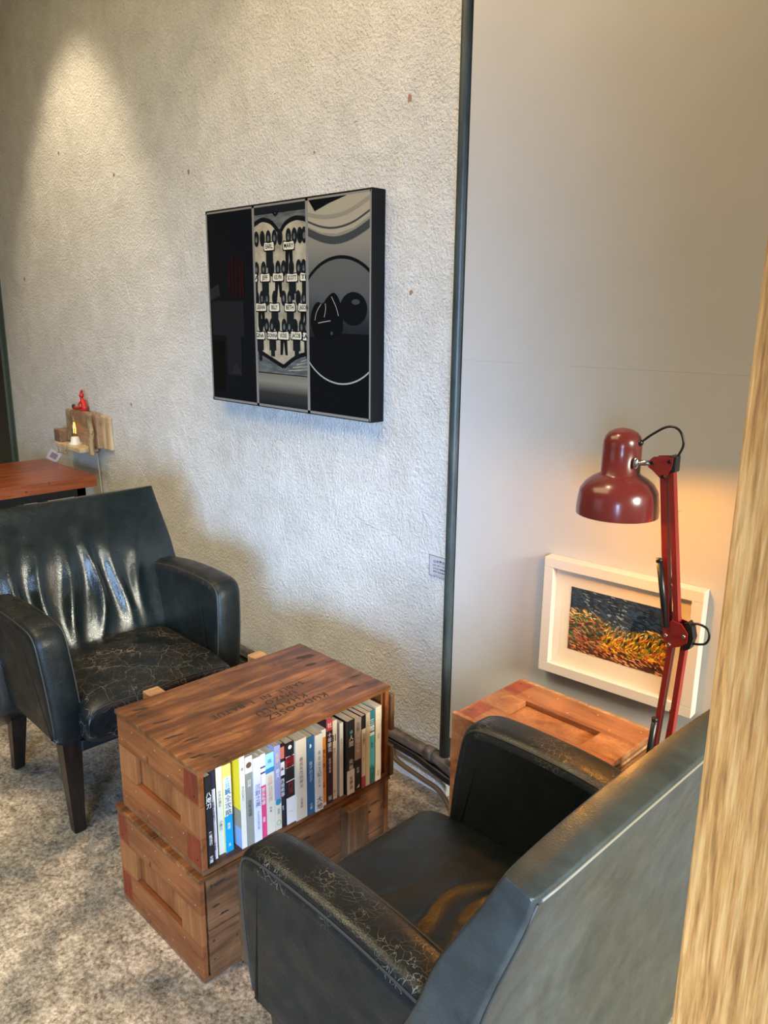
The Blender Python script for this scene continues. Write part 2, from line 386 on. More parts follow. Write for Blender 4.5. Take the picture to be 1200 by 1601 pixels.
# raised plaster scratches on the wall
def scratch(bm, pts, r):
    tube(bm, catmull(pts, 6), r, 6)
bm = bmesh.new()
rs = random.Random(3)
lines = [[(-2.25, .98), (-2.28, .80), (-2.22, .62), (-2.26, .50)], [(-2.05, 1.05), (-2.0, .93), (-1.98, .80)], [(-3.34, 1.62), (-3.30, 1.50), (-3.36, 1.42)],
         [(-2.86, 2.2), (-2.9, 2.02), (-2.93, 1.9)], [(-1.9, 1.47), (-1.83, 1.35), (-1.78, 1.3)], [(-2.7, 1.05), (-2.5, .92), (-2.45, .90)],
         [(-3.45, .86), (-3.3, .78), (-3.22, .66), (-3.28, .58)], [(-3.9, 1.9), (-3.85, 1.75), (-3.8, 1.7)], [(-1.72, .62), (-1.68, .5), (-1.62, .45)],
         [(-2.55, 2.3), (-2.5, 2.1), (-2.47, 2.0)], [(-3.0, 1.15), (-2.9, 1.0), (-2.88, .9)], [(-1.75, 2.15), (-1.68, 2.02), (-1.66, 1.9)]]
for l in lines: scratch(bm, [(x, WY+0.0006, z) for x, z in l], 0.0016)
o = mesh_obj('trim_2', bm, M_plaster); o['kind'] = 'structure'
bm = bmesh.new()
for x, z, r in ((-1.643, 2.067, .012), (-1.625, 1.555, .010), (-3.373, 2.052, .010), (-2.781, 2.002, .010), (-3.359, 1.082, .010), (-3.9, 2.2, .009), (-4.45, 1.65, .01), (-2.05, 1.98, .006)):
    n = 9
    vs = [bm.verts.new((x+r*random.uniform(.5, 1.1)*math.cos(6.283*k/n), WY-0.0007, z+r*random.uniform(.6, 1.3)*math.sin(6.283*k/n))) for k in range(n)]
    bm.faces.new(vs)
o = mesh_obj('trim_3', bm, mat('exposed_brown_plaster', (0.30, 0.18, 0.12), 0.8)); o['kind'] = 'structure'

# ------------------------------------------------------------------ pipes
bm = bmesh.new(); tube(bm, [(-1.3975, 1.655, z/10) for z in (1.9, 5, 10, 15, 20, 25, 32.9)], 0.0165, 20)
pipe = mesh_obj('conduit_pipe', bm, M_green); tag(pipe, 'upright grey-green pipe running up the wall beside the smooth board', 'pipe')
bm = bmesh.new(); tube(bm, [(-1.455, WY, 0.438), (-1.405, 1.66, 0.438)], 0.005, 8); mesh_obj('wall_peg', bm, M_steel, pipe)
bm = bmesh.new(); tube(bm, [(-3.2, 1.688, 0.168), (-2, 1.688, 0.160), (-1.47, 1.688, 0.145), (-1.30, 1.66, 0.130), (-1.15, 1.66, 0.12)], 0.019, 16)
p1 = mesh_obj('water_pipe', bm, M_greypipe); tag(p1, 'thick grey pipe running low along the wall, uppermost of the low pipes', 'pipe', None)
bm = bmesh.new(); tube(bm, [(-1.50, 1.688, 0.146), (-1.465, 1.688, 0.144)], 0.0235, 16); mesh_obj('pipe_collar', bm, M_greypipe, p1)
bm = bmesh.new(); tube(bm, [(-3.2, 1.692, 0.128), (-2, 1.692, 0.120), (-1.55, 1.692, 0.110), (-1.42, 1.688, 0.090), (-1.15, 1.68, 0.075)], 0.0155, 14)
p2 = mesh_obj('drain_pipe', bm, M_black); tag(p2, 'dark pipe running just below the thick grey pipe along the wall', 'pipe')
bm = bmesh.new(); tube(bm, catmull([(-2.6, 1.69, .100), (-1.75, 1.688, .098), (-1.62, 1.672, .070), (-1.50, 1.664, .062), (-1.42, 1.665, .05), (-1.36, 1.66, .0), (-1.34, 1.66, -.02)], 6), 0.008, 8)
p3 = mesh_obj('wall_cable', bm, M_brownpipe); tag(p3, 'brown cable sagging under the low pipes by the floor', 'cable')

# small placard
sg = empty('placard', (-1.478, WY, 0.76), (0, 0, 0), 'small grey placard with dark lettering on the wall left of the upright pipe', 'sign')
bm = bmesh.new(); box(bm, -0.047, 0.047, -0.004, 0.0, -0.032, 0.032, bev=0.0012); mesh_obj('plate', bm, M_sign, sg)
bm = bmesh.new(); WM = Matrix(((1, 0, 0, 0), (0, 0, -1, -0.0045), (0, 1, 0, 0.0), (0, 0, 0, 1)))
def wallM(x, z, y=-0.0045): return Matrix(((1, 0, 0, x), (0, 0, -1, y), (0, 1, 0, z), (0, 0, 0, 1)))
text_bm(bm, '山中薰衣草園', 0.011, wallM(0.004, 0.015), 0, spacing=1.1, bold=0.0002)
for i, s in enumerate(('山中傳來陣陣花香氣', '靜靜坐下讀書喝茶', '享受午後悠閒時光')):
    text_bm(bm, s, 0.0065, wallM(-0.004, 0.003-0.010*i), 0, spacing=1.05, bold=0.0001)
text_bm(bm, 'TEL 04 2233 · OPEN 10 - 18', 0.0045, wallM(-0.002, -0.0265), 0)
for z in (-.0315, .0312): box(bm, -0.047, 0.047, -0.0048, -0.0042, z, z+0.0012)
box(bm, -0.047, -0.0458, -0.0048, -0.0042, -.0315, .032)
mesh_obj('placard_lettering', bm, mat('placard_ink', (0.06, 0.06, 0.07), 0.6), sg)

# ------------------------------------------------------------------ framed triptych on the wall
PW, PH, PY = 0.866, 0.671, 1.655
pf = empty('photo_triptych', (-2.597, PY, 1.172), (0, 0, 0), 'large black framed canvas of three dark photographs hung on the plaster wall', 'picture')
bm = bmesh.new(); box(bm, 0, PW, 0, WY-PY, 0, PH, bev=0.003); mesh_obj('frame', bm, M_blackframe, pf)
M_pgrey = mat('print_grey', (0.21, 0.205, 0.19), 0.22, spec=0.5)
def flat(bm, pts, lay, mi=0):
    if len(pts) < 3: return
    # clip handled by caller
    vs = [bm.verts.new((u, -0.0006-0.0004*lay, v)) for u, v in pts]
    f = bm.faces.new(vs); f.material_index = mi
def clip(pts, x0, x1, z0, z1):
    def cl(P, ins, inter):
        out = []
        for i in range(len(P)):
            a, b = P[i-1], P[i]
            if ins(b):
                if not ins(a): out.append(inter(a, b))
                out.append(b)
            elif ins(a): out.append(inter(a, b))
        return out
    ix = lambda x: (lambda a, b: (x, a[1]+(b[1]-a[1])*(x-a[0])/(b[0]-a[0])))
    iz = lambda z: (lambda a, b: (a[0]+(b[0]-a[0])*(z-a[1])/(b[1]-a[1]), z))
    P = cl(pts, lambda p: p[0] >= x0, ix(x0)); P = P and cl(P, lambda p: p[0] <= x1, ix(x1))
    P = P and cl(P, lambda p: p[1] >= z0, iz(z0)); P = P and cl(P, lambda p: p[1] <= z1, iz(z1)); return P
def ell(cx, cz, rx, rz, n=28, a=0): return [(cx+rx*math.cos(2*math.pi*k/n), cz+rz*math.sin(2*math.pi*k/n)) for k in range(n)]
def stroke(pts, w):
    P = catmull([(x, z, 0) for x, z in pts], 6); quads = []
    for i in range(len(P)-1):
        d = (P[i+1]-P[i]).normalized(); nn = Vector((-d.y, d.x, 0))*w/2; e = d*0.0
        quads.append([tuple((q)[:2]) for q in (P[i]-nn-e, P[i+1]-nn+e, P[i+1]+nn+e, P[i]+nn-e)])
    return quads
bm = bmesh.new()
for a in ((0.004, 0.004, PW-0.004, 0.012), (0.004, PH-0.012, PW-0.004, PH-0.006), (0.004, 0.004, 0.012, PH-0.006), (PW-0.008, 0.004, PW-0.001, PH-0.006), (0.285, 0.004, 0.298, PH-0.006), (0.567, 0.004, 0.580, PH-0.006)):
    flat(bm, [(a[0], a[1]), (a[2], a[1]), (a[2], a[3]), (a[0], a[3])], 1.0)
mesh_obj('grey_border', bm, M_pgrey, pf)
# panel 1: dim shapes painted for the room's faint reflection
def gloss(name, col, r=0.16): return mat(name, tuple(x*.6 for x in col), r, spec=0.25)
bm = bmesh.new(); x0, x1, z0, z1 = 0.012, 0.285, 0.012, 0.659
R4 = lambda a, b, c_, d: [(a, c_), (b, c_), (b, d), (a, d)]
flat(bm, R4(x0, x1, z0, z1), 0, 0)
flat(bm, R4(.02, .22, .24, .36), 1, 1); flat(bm, [(.012, .36), (.08, .38), (.07, .42), (.012, .40)], 2, 3)
flat(bm, R4(.11, .20, .10, .245), 2, 1); flat(bm, R4(.02, .09, .04, .22), 2, 4)
for i, x in enumerate((.135, .155, .178, .2, .215)): flat(bm, R4(x, x+.012, .37+.006*(i % 3), .49+.02*(i % 2)), 2, 2)
flat(bm, [(.14, .11), (.16, .15), (.19, .12), (.2, .105)], 3, 3)
mesh_obj('dark_print_reflections', bm, [gloss('p1a', (0.006, 0.009, 0.014)), gloss('p1b', (0.018, 0.021, 0.026)), gloss('p1c', (0.03, 0.006, 0.008)), gloss('p1d', (0.03, 0.03, 0.032)), gloss('p1e', (0.003, 0.004, 0.005))], pf)
# panel 2
M_cr = mat('p2cream', (0.34, 0.31, 0.235), 0.2, spec=0.25); g = NT(M_cr)
g.col(g.ramp(g.noise(g.coords(), 14, 4, 0.6), [(0.3, (0.20, 0.18, 0.13)), (0.6, (0.42, 0.38, 0.28))]))
M_p2d = mat('p2dark', (0.009, 0.012, 0.015), 0.2, spec=0.25); M_p2g = mat('p2grey', (0.10, 0.115, 0.12), 0.2, spec=0.25); M_p2t = mat('p2tag', (0.62, 0.58, 0.46), 0.2, spec=0.25); M_p2k = mat('p2black', (0.006, 0.007, 0.009), 0.2, spec=0.25)
g = NT(M_p2g); g.col(g.ramp(g.noise(g.coords((1, 1, 6)), 12, 3, 0.5), [(0.3, (0.04, 0.048, 0.052)), (0.65, (0.14, 0.155, 0.15))]))
M_grad = mat('p2foot', (0.2, 0.2, 0.17), 0.25, spec=0.25); g = NT(M_grad)
tc = g.n('ShaderNodeTexCoord'); sp = g.n('ShaderNodeSeparateXYZ'); g.l(tc.outputs['Object'], sp.inputs[0])
g.col(g.ramp(g.math('MULTIPLY', sp.outputs[2], 8.0), [(0.12, (0.012, 0.014, 0.016)), (0.45, (0.03, 0.033, 0.03)), (0.75, (0.20, 0.195, 0.16)), (1.0, (0.15, 0.14, 0.11))]))
X0, X1, Z0, Z1 = 0.298, 0.567, 0.122, 0.659
bm = bmesh.new(); c2 = lambda p: clip(p, X0, X1, Z0, Z1)
flat(bm, R4(X0, X1, .54, Z1), 0, 1); flat(bm, R4(X0, X1, .635, Z1), 1, 2)
heart = [(.20, .53), (.23, .58), (.292, .602), (.331, .613), (.359, .613), (.396, .60), (.436, .572), (.468, .595), (.512, .608), (.546, .606), (.60, .58), (.65, .53)]
flat(bm, c2([(p[0], p[1]) for p in heart[:7]] + [(.436, .5), (.2, .5)]), 1, 0)
flat(bm, c2(heart[6:] + [(.65, .5), (.436, .5)]), 1, 0)
flat(bm, R4(X0, X1, .21, .50), 1, 0)
flat(bm, R4(X0, X1, .122, .21), 2, 1)
flat(bm, c2([(.25, .25), (.311, .199), (.444, .150), (.575, .198), (.62, .25)]), 2.5, 0)
for pts in ([(.28, .60), (.331, .617), (.359, .617), (.396, .605), (.436, .572)], [(.436, .572), (.468, .600), (.512, .612), (.546, .61), (.59, .60)], [(.29, .205), (.33, .185), (.444, .146)], [(.444, .146), (.51, .18), (.58, .197)]):
    for q in stroke(pts, 0.014):
        q = c2(q)
        if q: flat(bm, q, 3, 4)
for q in stroke([(.40, .640), (.415, .628), (.43, .640)], .008): flat(bm, q, 3, 4)
for z in (.135, .146, .157, .168):
    for q in stroke([(.47+(z-.135)*2, z), (.567, z+.008)], .0025): q = c2(q); q and flat(bm, q, 3, 0)
flat(bm, ell(.315, .168, .009, .009, 12), 3, 4)
# ovals
rows = [(.560, [.309, .342, .375, .408, .437, .482, .512, .540, .562]), (.463, [.305, .345, .390, .424, .454, .494, .532, .557]), (.369, [.302, .332, .360, .402, .451, .484, .527, .557]), (.279, [.322, .354, .384, .414, .451, .478, .509, .542, .567])]
for zr, xs in rows:
    for i, x in enumerate(xs):
        q = c2(ell(x, zr, .0142, .025, 18)); q and flat(bm, q, 4+0.12*(i % 3), 2)
        q = c2(ell(x, zr-.002, .006, .010, 12)); q and flat(bm, q, 5, 1 if (i*7+int(zr*100)) % 3 else 4)
tags = [(.379, .534, 'EARL', .048), (.483, .532, 'MARY', .050), (.290, .436, 'A', .034), (.353, .436, 'JEFF', .047), (.424, .436, 'KELVIN', .050), (.498, .433, 'SCOTT', .050), (.566, .434, 'TI', .047),
        (.326, .340, 'LEEANN', .052), (.401, .340, 'BILLY', .048), (.484, .340, 'BETH', .048), (.556, .340, 'JASON', .050), (.316, .246, 'GINA', .048), (.386, .248, 'DONNA', .050), (.447, .249, 'VICKIE', .052), (.515, .251, 'JACOB', .050), (.573, .249, 'SA', .044)]
for i, (x, z, s, wd) in enumerate(tags):
    big = 1.35 if z > .5 else 1.0
    if i % 3 == 1:   # trousers
        for s_ in (-1, 1):
            q = c2([(x-.001*s_, z-.012), (x+.018*s_, z-.012), (x+(.020)*s_, z-.064*big), (x+.007*s_, z-.064*big)]); q and flat(bm, q, 3.5, 4)
    else:
        q = c2(R4(x-.019, x+.019, z-.05*big, z)); q and flat(bm, q, 3.5, 2)
        q = c2(R4(x-.011, x+.011, z-.070*big, z-.045*big)); q and flat(bm, q, 3.4, 2)
    h_ = .0125; wd *= 1.12
    for k, (gr, m_) in enumerate(((.0035, 4), (0, 3))):
        a, b, d, e = x-wd/2-gr, x+wd/2+gr, z-h_-gr, z+h_+gr
        q = c2([(a+.003, d), (b-.003, d), (b, d+.005), (b-.001, e-.005), (b-.004, e), (x, e-.003), (a+.004, e), (a+.001, e-.005), (a, d+.005)])
        q and flat(bm, q, 6+k*.5, m_)
for x, z, s, wd in tags:
    if X0+.012 < x < X1-.008 or len(s) < 3:
        xx = min(max(x, X0+.009), X1-.009)
        text_bm(bm, s, .019, wallM(xx, z-.001, -.0036), 4, sx=min(1.5, wd*.95/(.0125*len(s))), bold=0.0004)
mesh_obj('heart_board_print', bm, [M_cr, M_p2g, M_p2d, M_p2t, M_p2k], pf)
bm = bmesh.new(); flat(bm, R4(X0, X1, .012, .119), 1, 0); mesh_obj('grey_foot_print', bm, M_grad, pf)
# panel 3
X0, X1, Z0, Z1 = 0.580, 0.858, 0.012, 0.659
M_3a = mat('p3grey', (0.13, 0.135, 0.13), 0.2, spec=0.25); g = NT(M_3a); tc = g.n('ShaderNodeTexCoord'); sp = g.n('ShaderNodeSeparateXYZ'); g.l(tc.outputs['Object'], sp.inputs[0])
g.col(g.ramp(g.math('MULTIPLY', sp.outputs[2], 1.5), [(0.33, (0.012, 0.014, 0.017)), (0.45, (0.06, 0.066, 0.07)), (0.66, (0.10, 0.105, 0.10)), (0.80, (0.21, 0.20, 0.165)), (0.99, (0.24, 0.22, 0.175))]))
M_3b = mat('p3light', (0.32, 0.29, 0.22), 0.2, spec=0.25); M_3c = mat('p3dark', (0.005, 0.006, 0.008), 0.17, spec=0.25); M_3d = mat('p3black', (0.004, 0.005, 0.006), 0.15, spec=0.25); M_3e = mat('p3mid', (0.045, 0.05, 0.053), 0.2, spec=0.25); M_3f = mat('p3line', (0.30, 0.31, 0.31), 0.2, spec=0.25)
M_3g = mat('p3disc', (0.08, 0.086, 0.09), 0.2, spec=0.25); g = NT(M_3g); tc = g.n('ShaderNodeTexCoord'); sp = g.n('ShaderNodeSeparateXYZ'); g.l(tc.outputs['Object'], sp.inputs[0])
g.col(g.ramp(g.math('ADD', g.math('MULTIPLY', sp.outputs[2], 2.0), g.math('MULTIPLY', g.noise(g.coords(), 9), .12)), [(0.50, (0.004, 0.005, 0.006)), (0.64, (0.02, 0.024, 0.028)), (0.82, (0.075, 0.08, 0.083)), (1.0, (0.10, 0.10, 0.093))]))
bm = bmesh.new(); c3 = lambda p: clip(p, X0, X1, Z0, Z1)
flat(bm, R4(X0, X1, Z0, Z1), 0, 0); flat(bm, R4(X0, X1, Z0, .16), .3, 3)
flat(bm, c3([(.57, .66), (.57, .585), (.644, .561), (.715, .554), (.791, .567), (.87, .60), (.87, .66)]), 1, 1)
for pts, w_, m_ in (([(.57, .600), (.644, .578), (.715, .572), (.791, .584), (.87, .615)], .006, 4), ([(.57, .570), (.644, .545), (.715, .536), (.791, .549), (.87, .580)], .022, 4), ([(.57, .62), (.66, .605), (.76, .612), (.87, .65)], .012, 0), ):
    for q in stroke(pts, w_): q = c3(q); q and flat(bm, q, 2, m_)
flat(bm, c3([(.584, .659), (.761, .659), (.680, .643), (.613, .625)]), 3, 3)
disc = ell(.728, .298, .205, .189, 64); flat(bm, c3(disc), 2, 6)
arc = [(.728+.205*math.cos(math.radians(t)), .298+.189*math.sin(math.radians(t))) for t in range(20, 161, 10)]
for q in stroke(arc, .010): q = c3(q); q and flat(bm, q, 3, 2)
arc = [(.728+.205*math.cos(math.radians(t)), .298+.189*math.sin(math.radians(t))) for t in range(-150, -29, 10)]
for q in stroke(arc, .005): q = c3(q); q and flat(bm, q, 3, 5)
flat(bm, c3([(.57, .245), (.62, .250), (.70, .262), (.86, .262), (.86, .15), (.80, .125), (.72, .118), (.65, .125), (.57, .16)]), 2.5, 2)
fist = [tuple(p[:2]) for p in catmull([(a, b, 0) for a, b in [(.588, .29), (.598, .335), (.622, .356), (.648, .352), (.672, .372), (.700, .384), (.722, .368), (.735, .34), (.742, .30), (.735, .262), (.69, .245), (.62, .243)]], 5, True)]
flat(bm, c3(fist), 3.5, 3); flat(bm, c3(ell(.789, .336, .061, .049, 36)), 3.7, 2)
flat(bm, ell(.800, .356, .018, .008, 14), 4.2, 4); flat(bm, ell(.69, .262, .006, .006, 8), 4.4, 4)
for pts in ([(.610, .30), (.618, .325), (.640, .350)], [(.655, .31), (.662, .335), (.660, .352)], [(.690, .372), (.712, .340), (.722, .315)], [(.625, .292), (.66, .297), (.685, .300)]):
    for q in stroke(pts, .0025): flat(bm, q, 4.3, 5)
for i, x in enumerate((.775, .79, .81)): flat(bm, R4(x, x+.008, .137, .150-.004*i), 4, 3)
mesh_obj('bowl_print', bm, [M_3a, M_3b, M_3c, M_3d, M_3e, M_3f, M_3g], pf)

# ------------------------------------------------------------------ crates
rk = random.Random(5)
def topM(x, y, deg, z=0.2663):
    r = math.radians(deg); c_, s_ = math.cos(r), math.sin(r)
    return Matrix(((c_, -s_, 0, x), (s_, c_, 0, y), (0, 0, 1, z), (0, 0, 0, 1)))
def blob(bm, c, a, b, mi, vert=False):
    x, y, z = c[0]; n = 14; vs = []
    for k in range(n):
        q = rk.uniform(.6, 1.15); cs, sn = math.cos(6.283*k/n)*q, math.sin(6.283*k/n)*q
        vs.append(bm.verts.new((x, y+a*cs, z+b*sn) if vert else (x+b*cs+.2*a*sn, y+a*sn, z)))
    f = bm.faces.new(vs); f.material_index = mi
def crate(name, loc, rot, label, L, W, H, closed, battens, wm, group=None, text=None, marks=(), fmarks=(), patches='LR'):
    """local: ends at y=0 / y=L, depth along x from -W to 0 (front at x=0), height H"""
    top, endw, stile, raw, plank, red = wm
    root = empty(name, loc, rot, label, 'crate', group)
    t = 0.012; e = 0.0185; tops = []; fronts = []
    # top boards
    for a, b in ((-W-0.004, -W*0.52), (-W*0.52+0.002, 0.004)):
        bm = bmesh.new(); box(bm, a, b, -0.003, L+0.003, H-t, H, bev=0.0018); box(bm, a+0.01, b-0.01, 0.02, L-0.02, H-t-0.0005, H-t+0.001)
        for mx_, my_, ma, mb in marks:
            if a < mx_ < b: blob(bm, [(mx_, my_, H+0.0004)], ma, mb, 1)
        if text and a > -W*0.6:
            for st_, tx, ty, sz in text: text_bm(bm, st_, sz, topM(tx, ty, -90, H+0.0004), 1, spacing=1.15, bold=0.0004)
        mesh_obj('top_board', bm, [top, M_ink], root)
    for a, b in ((-W, -W*0.47), (-W*0.47+0.002, 0.0)):
        bm = bmesh.new(); box(bm, a, b, 0.0, L, 0.0, t, bev=0.0015); mesh_obj('bottom_board', bm, plank, root)
    for k, y0, y1, sgn in ((0, 0.0, e, -1), (1, L-e, L, 1)):
        # recessed panel framed by two rails and two stiles
        bm = bmesh.new(); box(bm, -W+0.01, -0.01, y0+0.0145 if sgn < 0 else y0, y1 if sgn < 0 else y1-0.0145, t, H-t)
        ep = mesh_obj('end_panel', bm, stile, root)
        ya, yb = (y0, y0+0.014) if sgn < 0 else (y1-0.014, y1)
        rh = (H-2*t)*0.335
        for z0, z1, nm in ((t+0.0005, t+rh, 'bottom_rail'), (H-t-rh, H-t-0.0005, 'top_rail')):
            bm = bmesh.new(); box(bm, -W, 0, ya, yb, z0, z1, 0, bev=0.0015)
            yy = ya-0.0004 if sgn < 0 else yb+0.0004
            for xr0, xr1 in [q_ for q_ in ((-W+0.004, -W+0.05), (-0.062, -0.004)) if ('L' in patches and q_[0] < -.1) or ('R' in patches and q_[0] > -.1)]:
                vs = [bm.verts.new((x, yy, z)) for x, z in ((xr0, z0+0.006), (xr1, z0+0.004), (xr1-0.002, z1-0.004), (xr0+0.003, z1-0.007))]
                f = bm.faces.new(vs); f.material_index = 1
            for i in range(7):
                x = -W+0.02+(W-0.04)*i/6; z = z0+0.02+(i % 2)*(z1-z0-0.04)
                vs = [bm.verts.new((x+0.0022*math.cos(k2*1.047), yy*1.0, z+0.0022*math.sin(k2*1.047))) for k2 in range(6)]
                f = bm.faces.new(vs); f.material_index = 2
            mesh_obj(nm, bm, [endw, red, M_nail], root)
        for x0, x1 in ((-W, -W+0.082), (-0.085, 0)):
            bm = bmesh.new(); box(bm, x0, x1, ya, yb, t+rh+0.0005, H-t-rh-0.0005, bev=0.0012); mesh_obj('stile', bm, stile, root)
    # back boards
    bm = bmesh.new(); box(bm, -W, -W+t, e, L-e, t, H*0.5-0.001); box(bm, -W, -W+t, e, L-e, H*0.5+0.001, H-t); mesh_obj('back_board', bm, plank, root)
    if closed:
        for z0, z1 in ((t+0.0005, H*0.47), (H*0.47+0.0015, H-t-0.0005)):
            bm = bmesh.new(); box(bm, -t, 0.0005, 0.0195, L-0.0195, z0, z1, bev=0.001)
            for fy, fz, fa, fb_ in fmarks:
                if z0 < fz < z1: blob(bm, [(.0011, fy, fz)], fa, fb_, 1, True)
            mesh_obj('front_board', bm, [plank, M_ink], root)
    for x0, x1, y0, y1, z0, z1 in battens:
        bm = bmesh.new(); box(bm, x0, x1, y0, y1, z0, z1, bev=0.003); mesh_obj('batten', bm, M_batten if x0 > -0.1 else raw, root)
    return root
WM1 = (M_topwood, M_endwood, M_stile, M_rawwood, M_plank, M_redpaint)
low = crate('wooden_crate', (-1.343, 0.766, 0.0), (0, 0, 0), 'lower closed wooden crate standing on the floor under the book crate', 0.592, 0.385, 0.280, True,
            [(0.0, 0.032, 0.100, 0.150, 0.004, 0.262), (0.0, 0.032, 0.418, 0.486, 0.004, 0.262)], WM1, group='wooden crates', patches='L',
            fmarks=((.03, .245, .004, .006), (.04, .19, .012, .004), (.06, .16, .014, .004), (.03, .10, .004, .003), (.05, .245, .02, .004), (.30, .23, .02, .003), (.54, .22, .02, .003), (.03, .05, .003, .003), (.52, .2, .006, .004)))
# front face patina: dark knots
upc = crate('wooden_crate', (-1.343, 0.778, 0.280), (0, 0, 0), 'upper open wooden crate filled with a row of books', 0.578, 0.372, 0.266, False,
            [(-0.372-0.052, -0.372, 0.098, 0.142, 0.02, 0.262), (-0.372-0.052, -0.372, 0.425, 0.470, 0.02, 0.262)], WM1, group='wooden crates', patches='R',
            text=(('KUDOOSEZ', -0.080, 0.335, .032), ('KHALALU', -0.112, 0.310, .032), ('UNZO', -0.143, 0.330, .030), ('SABLE  NI  I  BATUE', -0.172, 0.285, .028)),
            marks=((-.33, .045, .020, .006), (-.30, .03, .012, .004), (-.24, .05, .024, .004), (-.16, .035, .03, .004), (-.12, .06, .02, .004), (-.05, .03, .02, .005), (-.29, .53, .03, .010), (-.24, .51, .018, .008), (-.06, .50, .02, .004), (-.02, .06, .012, .003), (-.1, .55, .02, .004), (-.22, .56, .02, .004)))
for z0, z1 in ((0.135, 0.240), (0.0, 0.09)):
    bm = bmesh.new(); box(bm, -0.030, 0.008, 0.579, 0.592, z0, z1, bev=0.003); mesh_obj('corner_block', bm, M_batten, upc)
# lamp crate: stands on end
WM2 = (wood('c2a', (0.26, 0.085, 0.03), (0.42, 0.17, 0.065), (0.58, 0.30, 0.13), 2, 0.45), M_lampcrate, wood('c2b', (0.25, 0.085, 0.03), (0.38, 0.155, 0.06), (0.50, 0.25, 0.11), 1, 0.42), M_rawwood, wood('c2c', (0.22, 0.10, 0.04), (0.40, 0.21, 0.09), (0.56, 0.34, 0.17), 1, 0.5), wood('c2d', (0.19, 0.035, 0.016), (0.26, 0.06, 0.028), (0.36, 0.11, 0.05), 0, 0.45))
# local y -> up, local z -> -y ; local x stays
lc = crate('wooden_crate', (-0.716, 1.590, 0.0), (math.radians(90), 0, 0), 'orange-brown wooden crate standing on end below the white framed painting', 0.580, 0.372, 0.275, True,
           [(0.0, 0.028, 0.07, 0.12, 0.01, 0.265), (0.0, 0.028, 0.50, 0.555, 0.01, 0.265)], WM2, group='wooden crates', patches='L')

# ------------------------------------------------------------------ books
M_pages = mat('book_pages', (0.62, 0.54, 0.42), 0.8); g = NT(M_pages)
g.col(g.ramp(g.noise(g.coords((1, 60, 1)), 8, 3, 0.5), [(0.3, (0.50, 0.43, 0.33)), (0.7, (0.72, 0.65, 0.53))]))
_mc = {}
def cm(c, r=0.38):
    k = tuple(round(x, 3) for x in c)
    if k not in _mc: _mc[k] = mat('cover_colour', c, r)
    return _mc[k]
CRM = (0.72, 0.64, 0.48); WHT = (0.80, 0.76, 0.70); BLK = (0.012, 0.012, 0.014); LAV = (0.68, 0.64, 0.72)
YEL = (0.80, 0.58, 0.03); MUS = (0.62, 0.38, 0.03); BLU = (0.03, 0.12, 0.24); CYN = (0.0, 0.30, 0.62); PNK = (0.75, 0.06, 0.17)
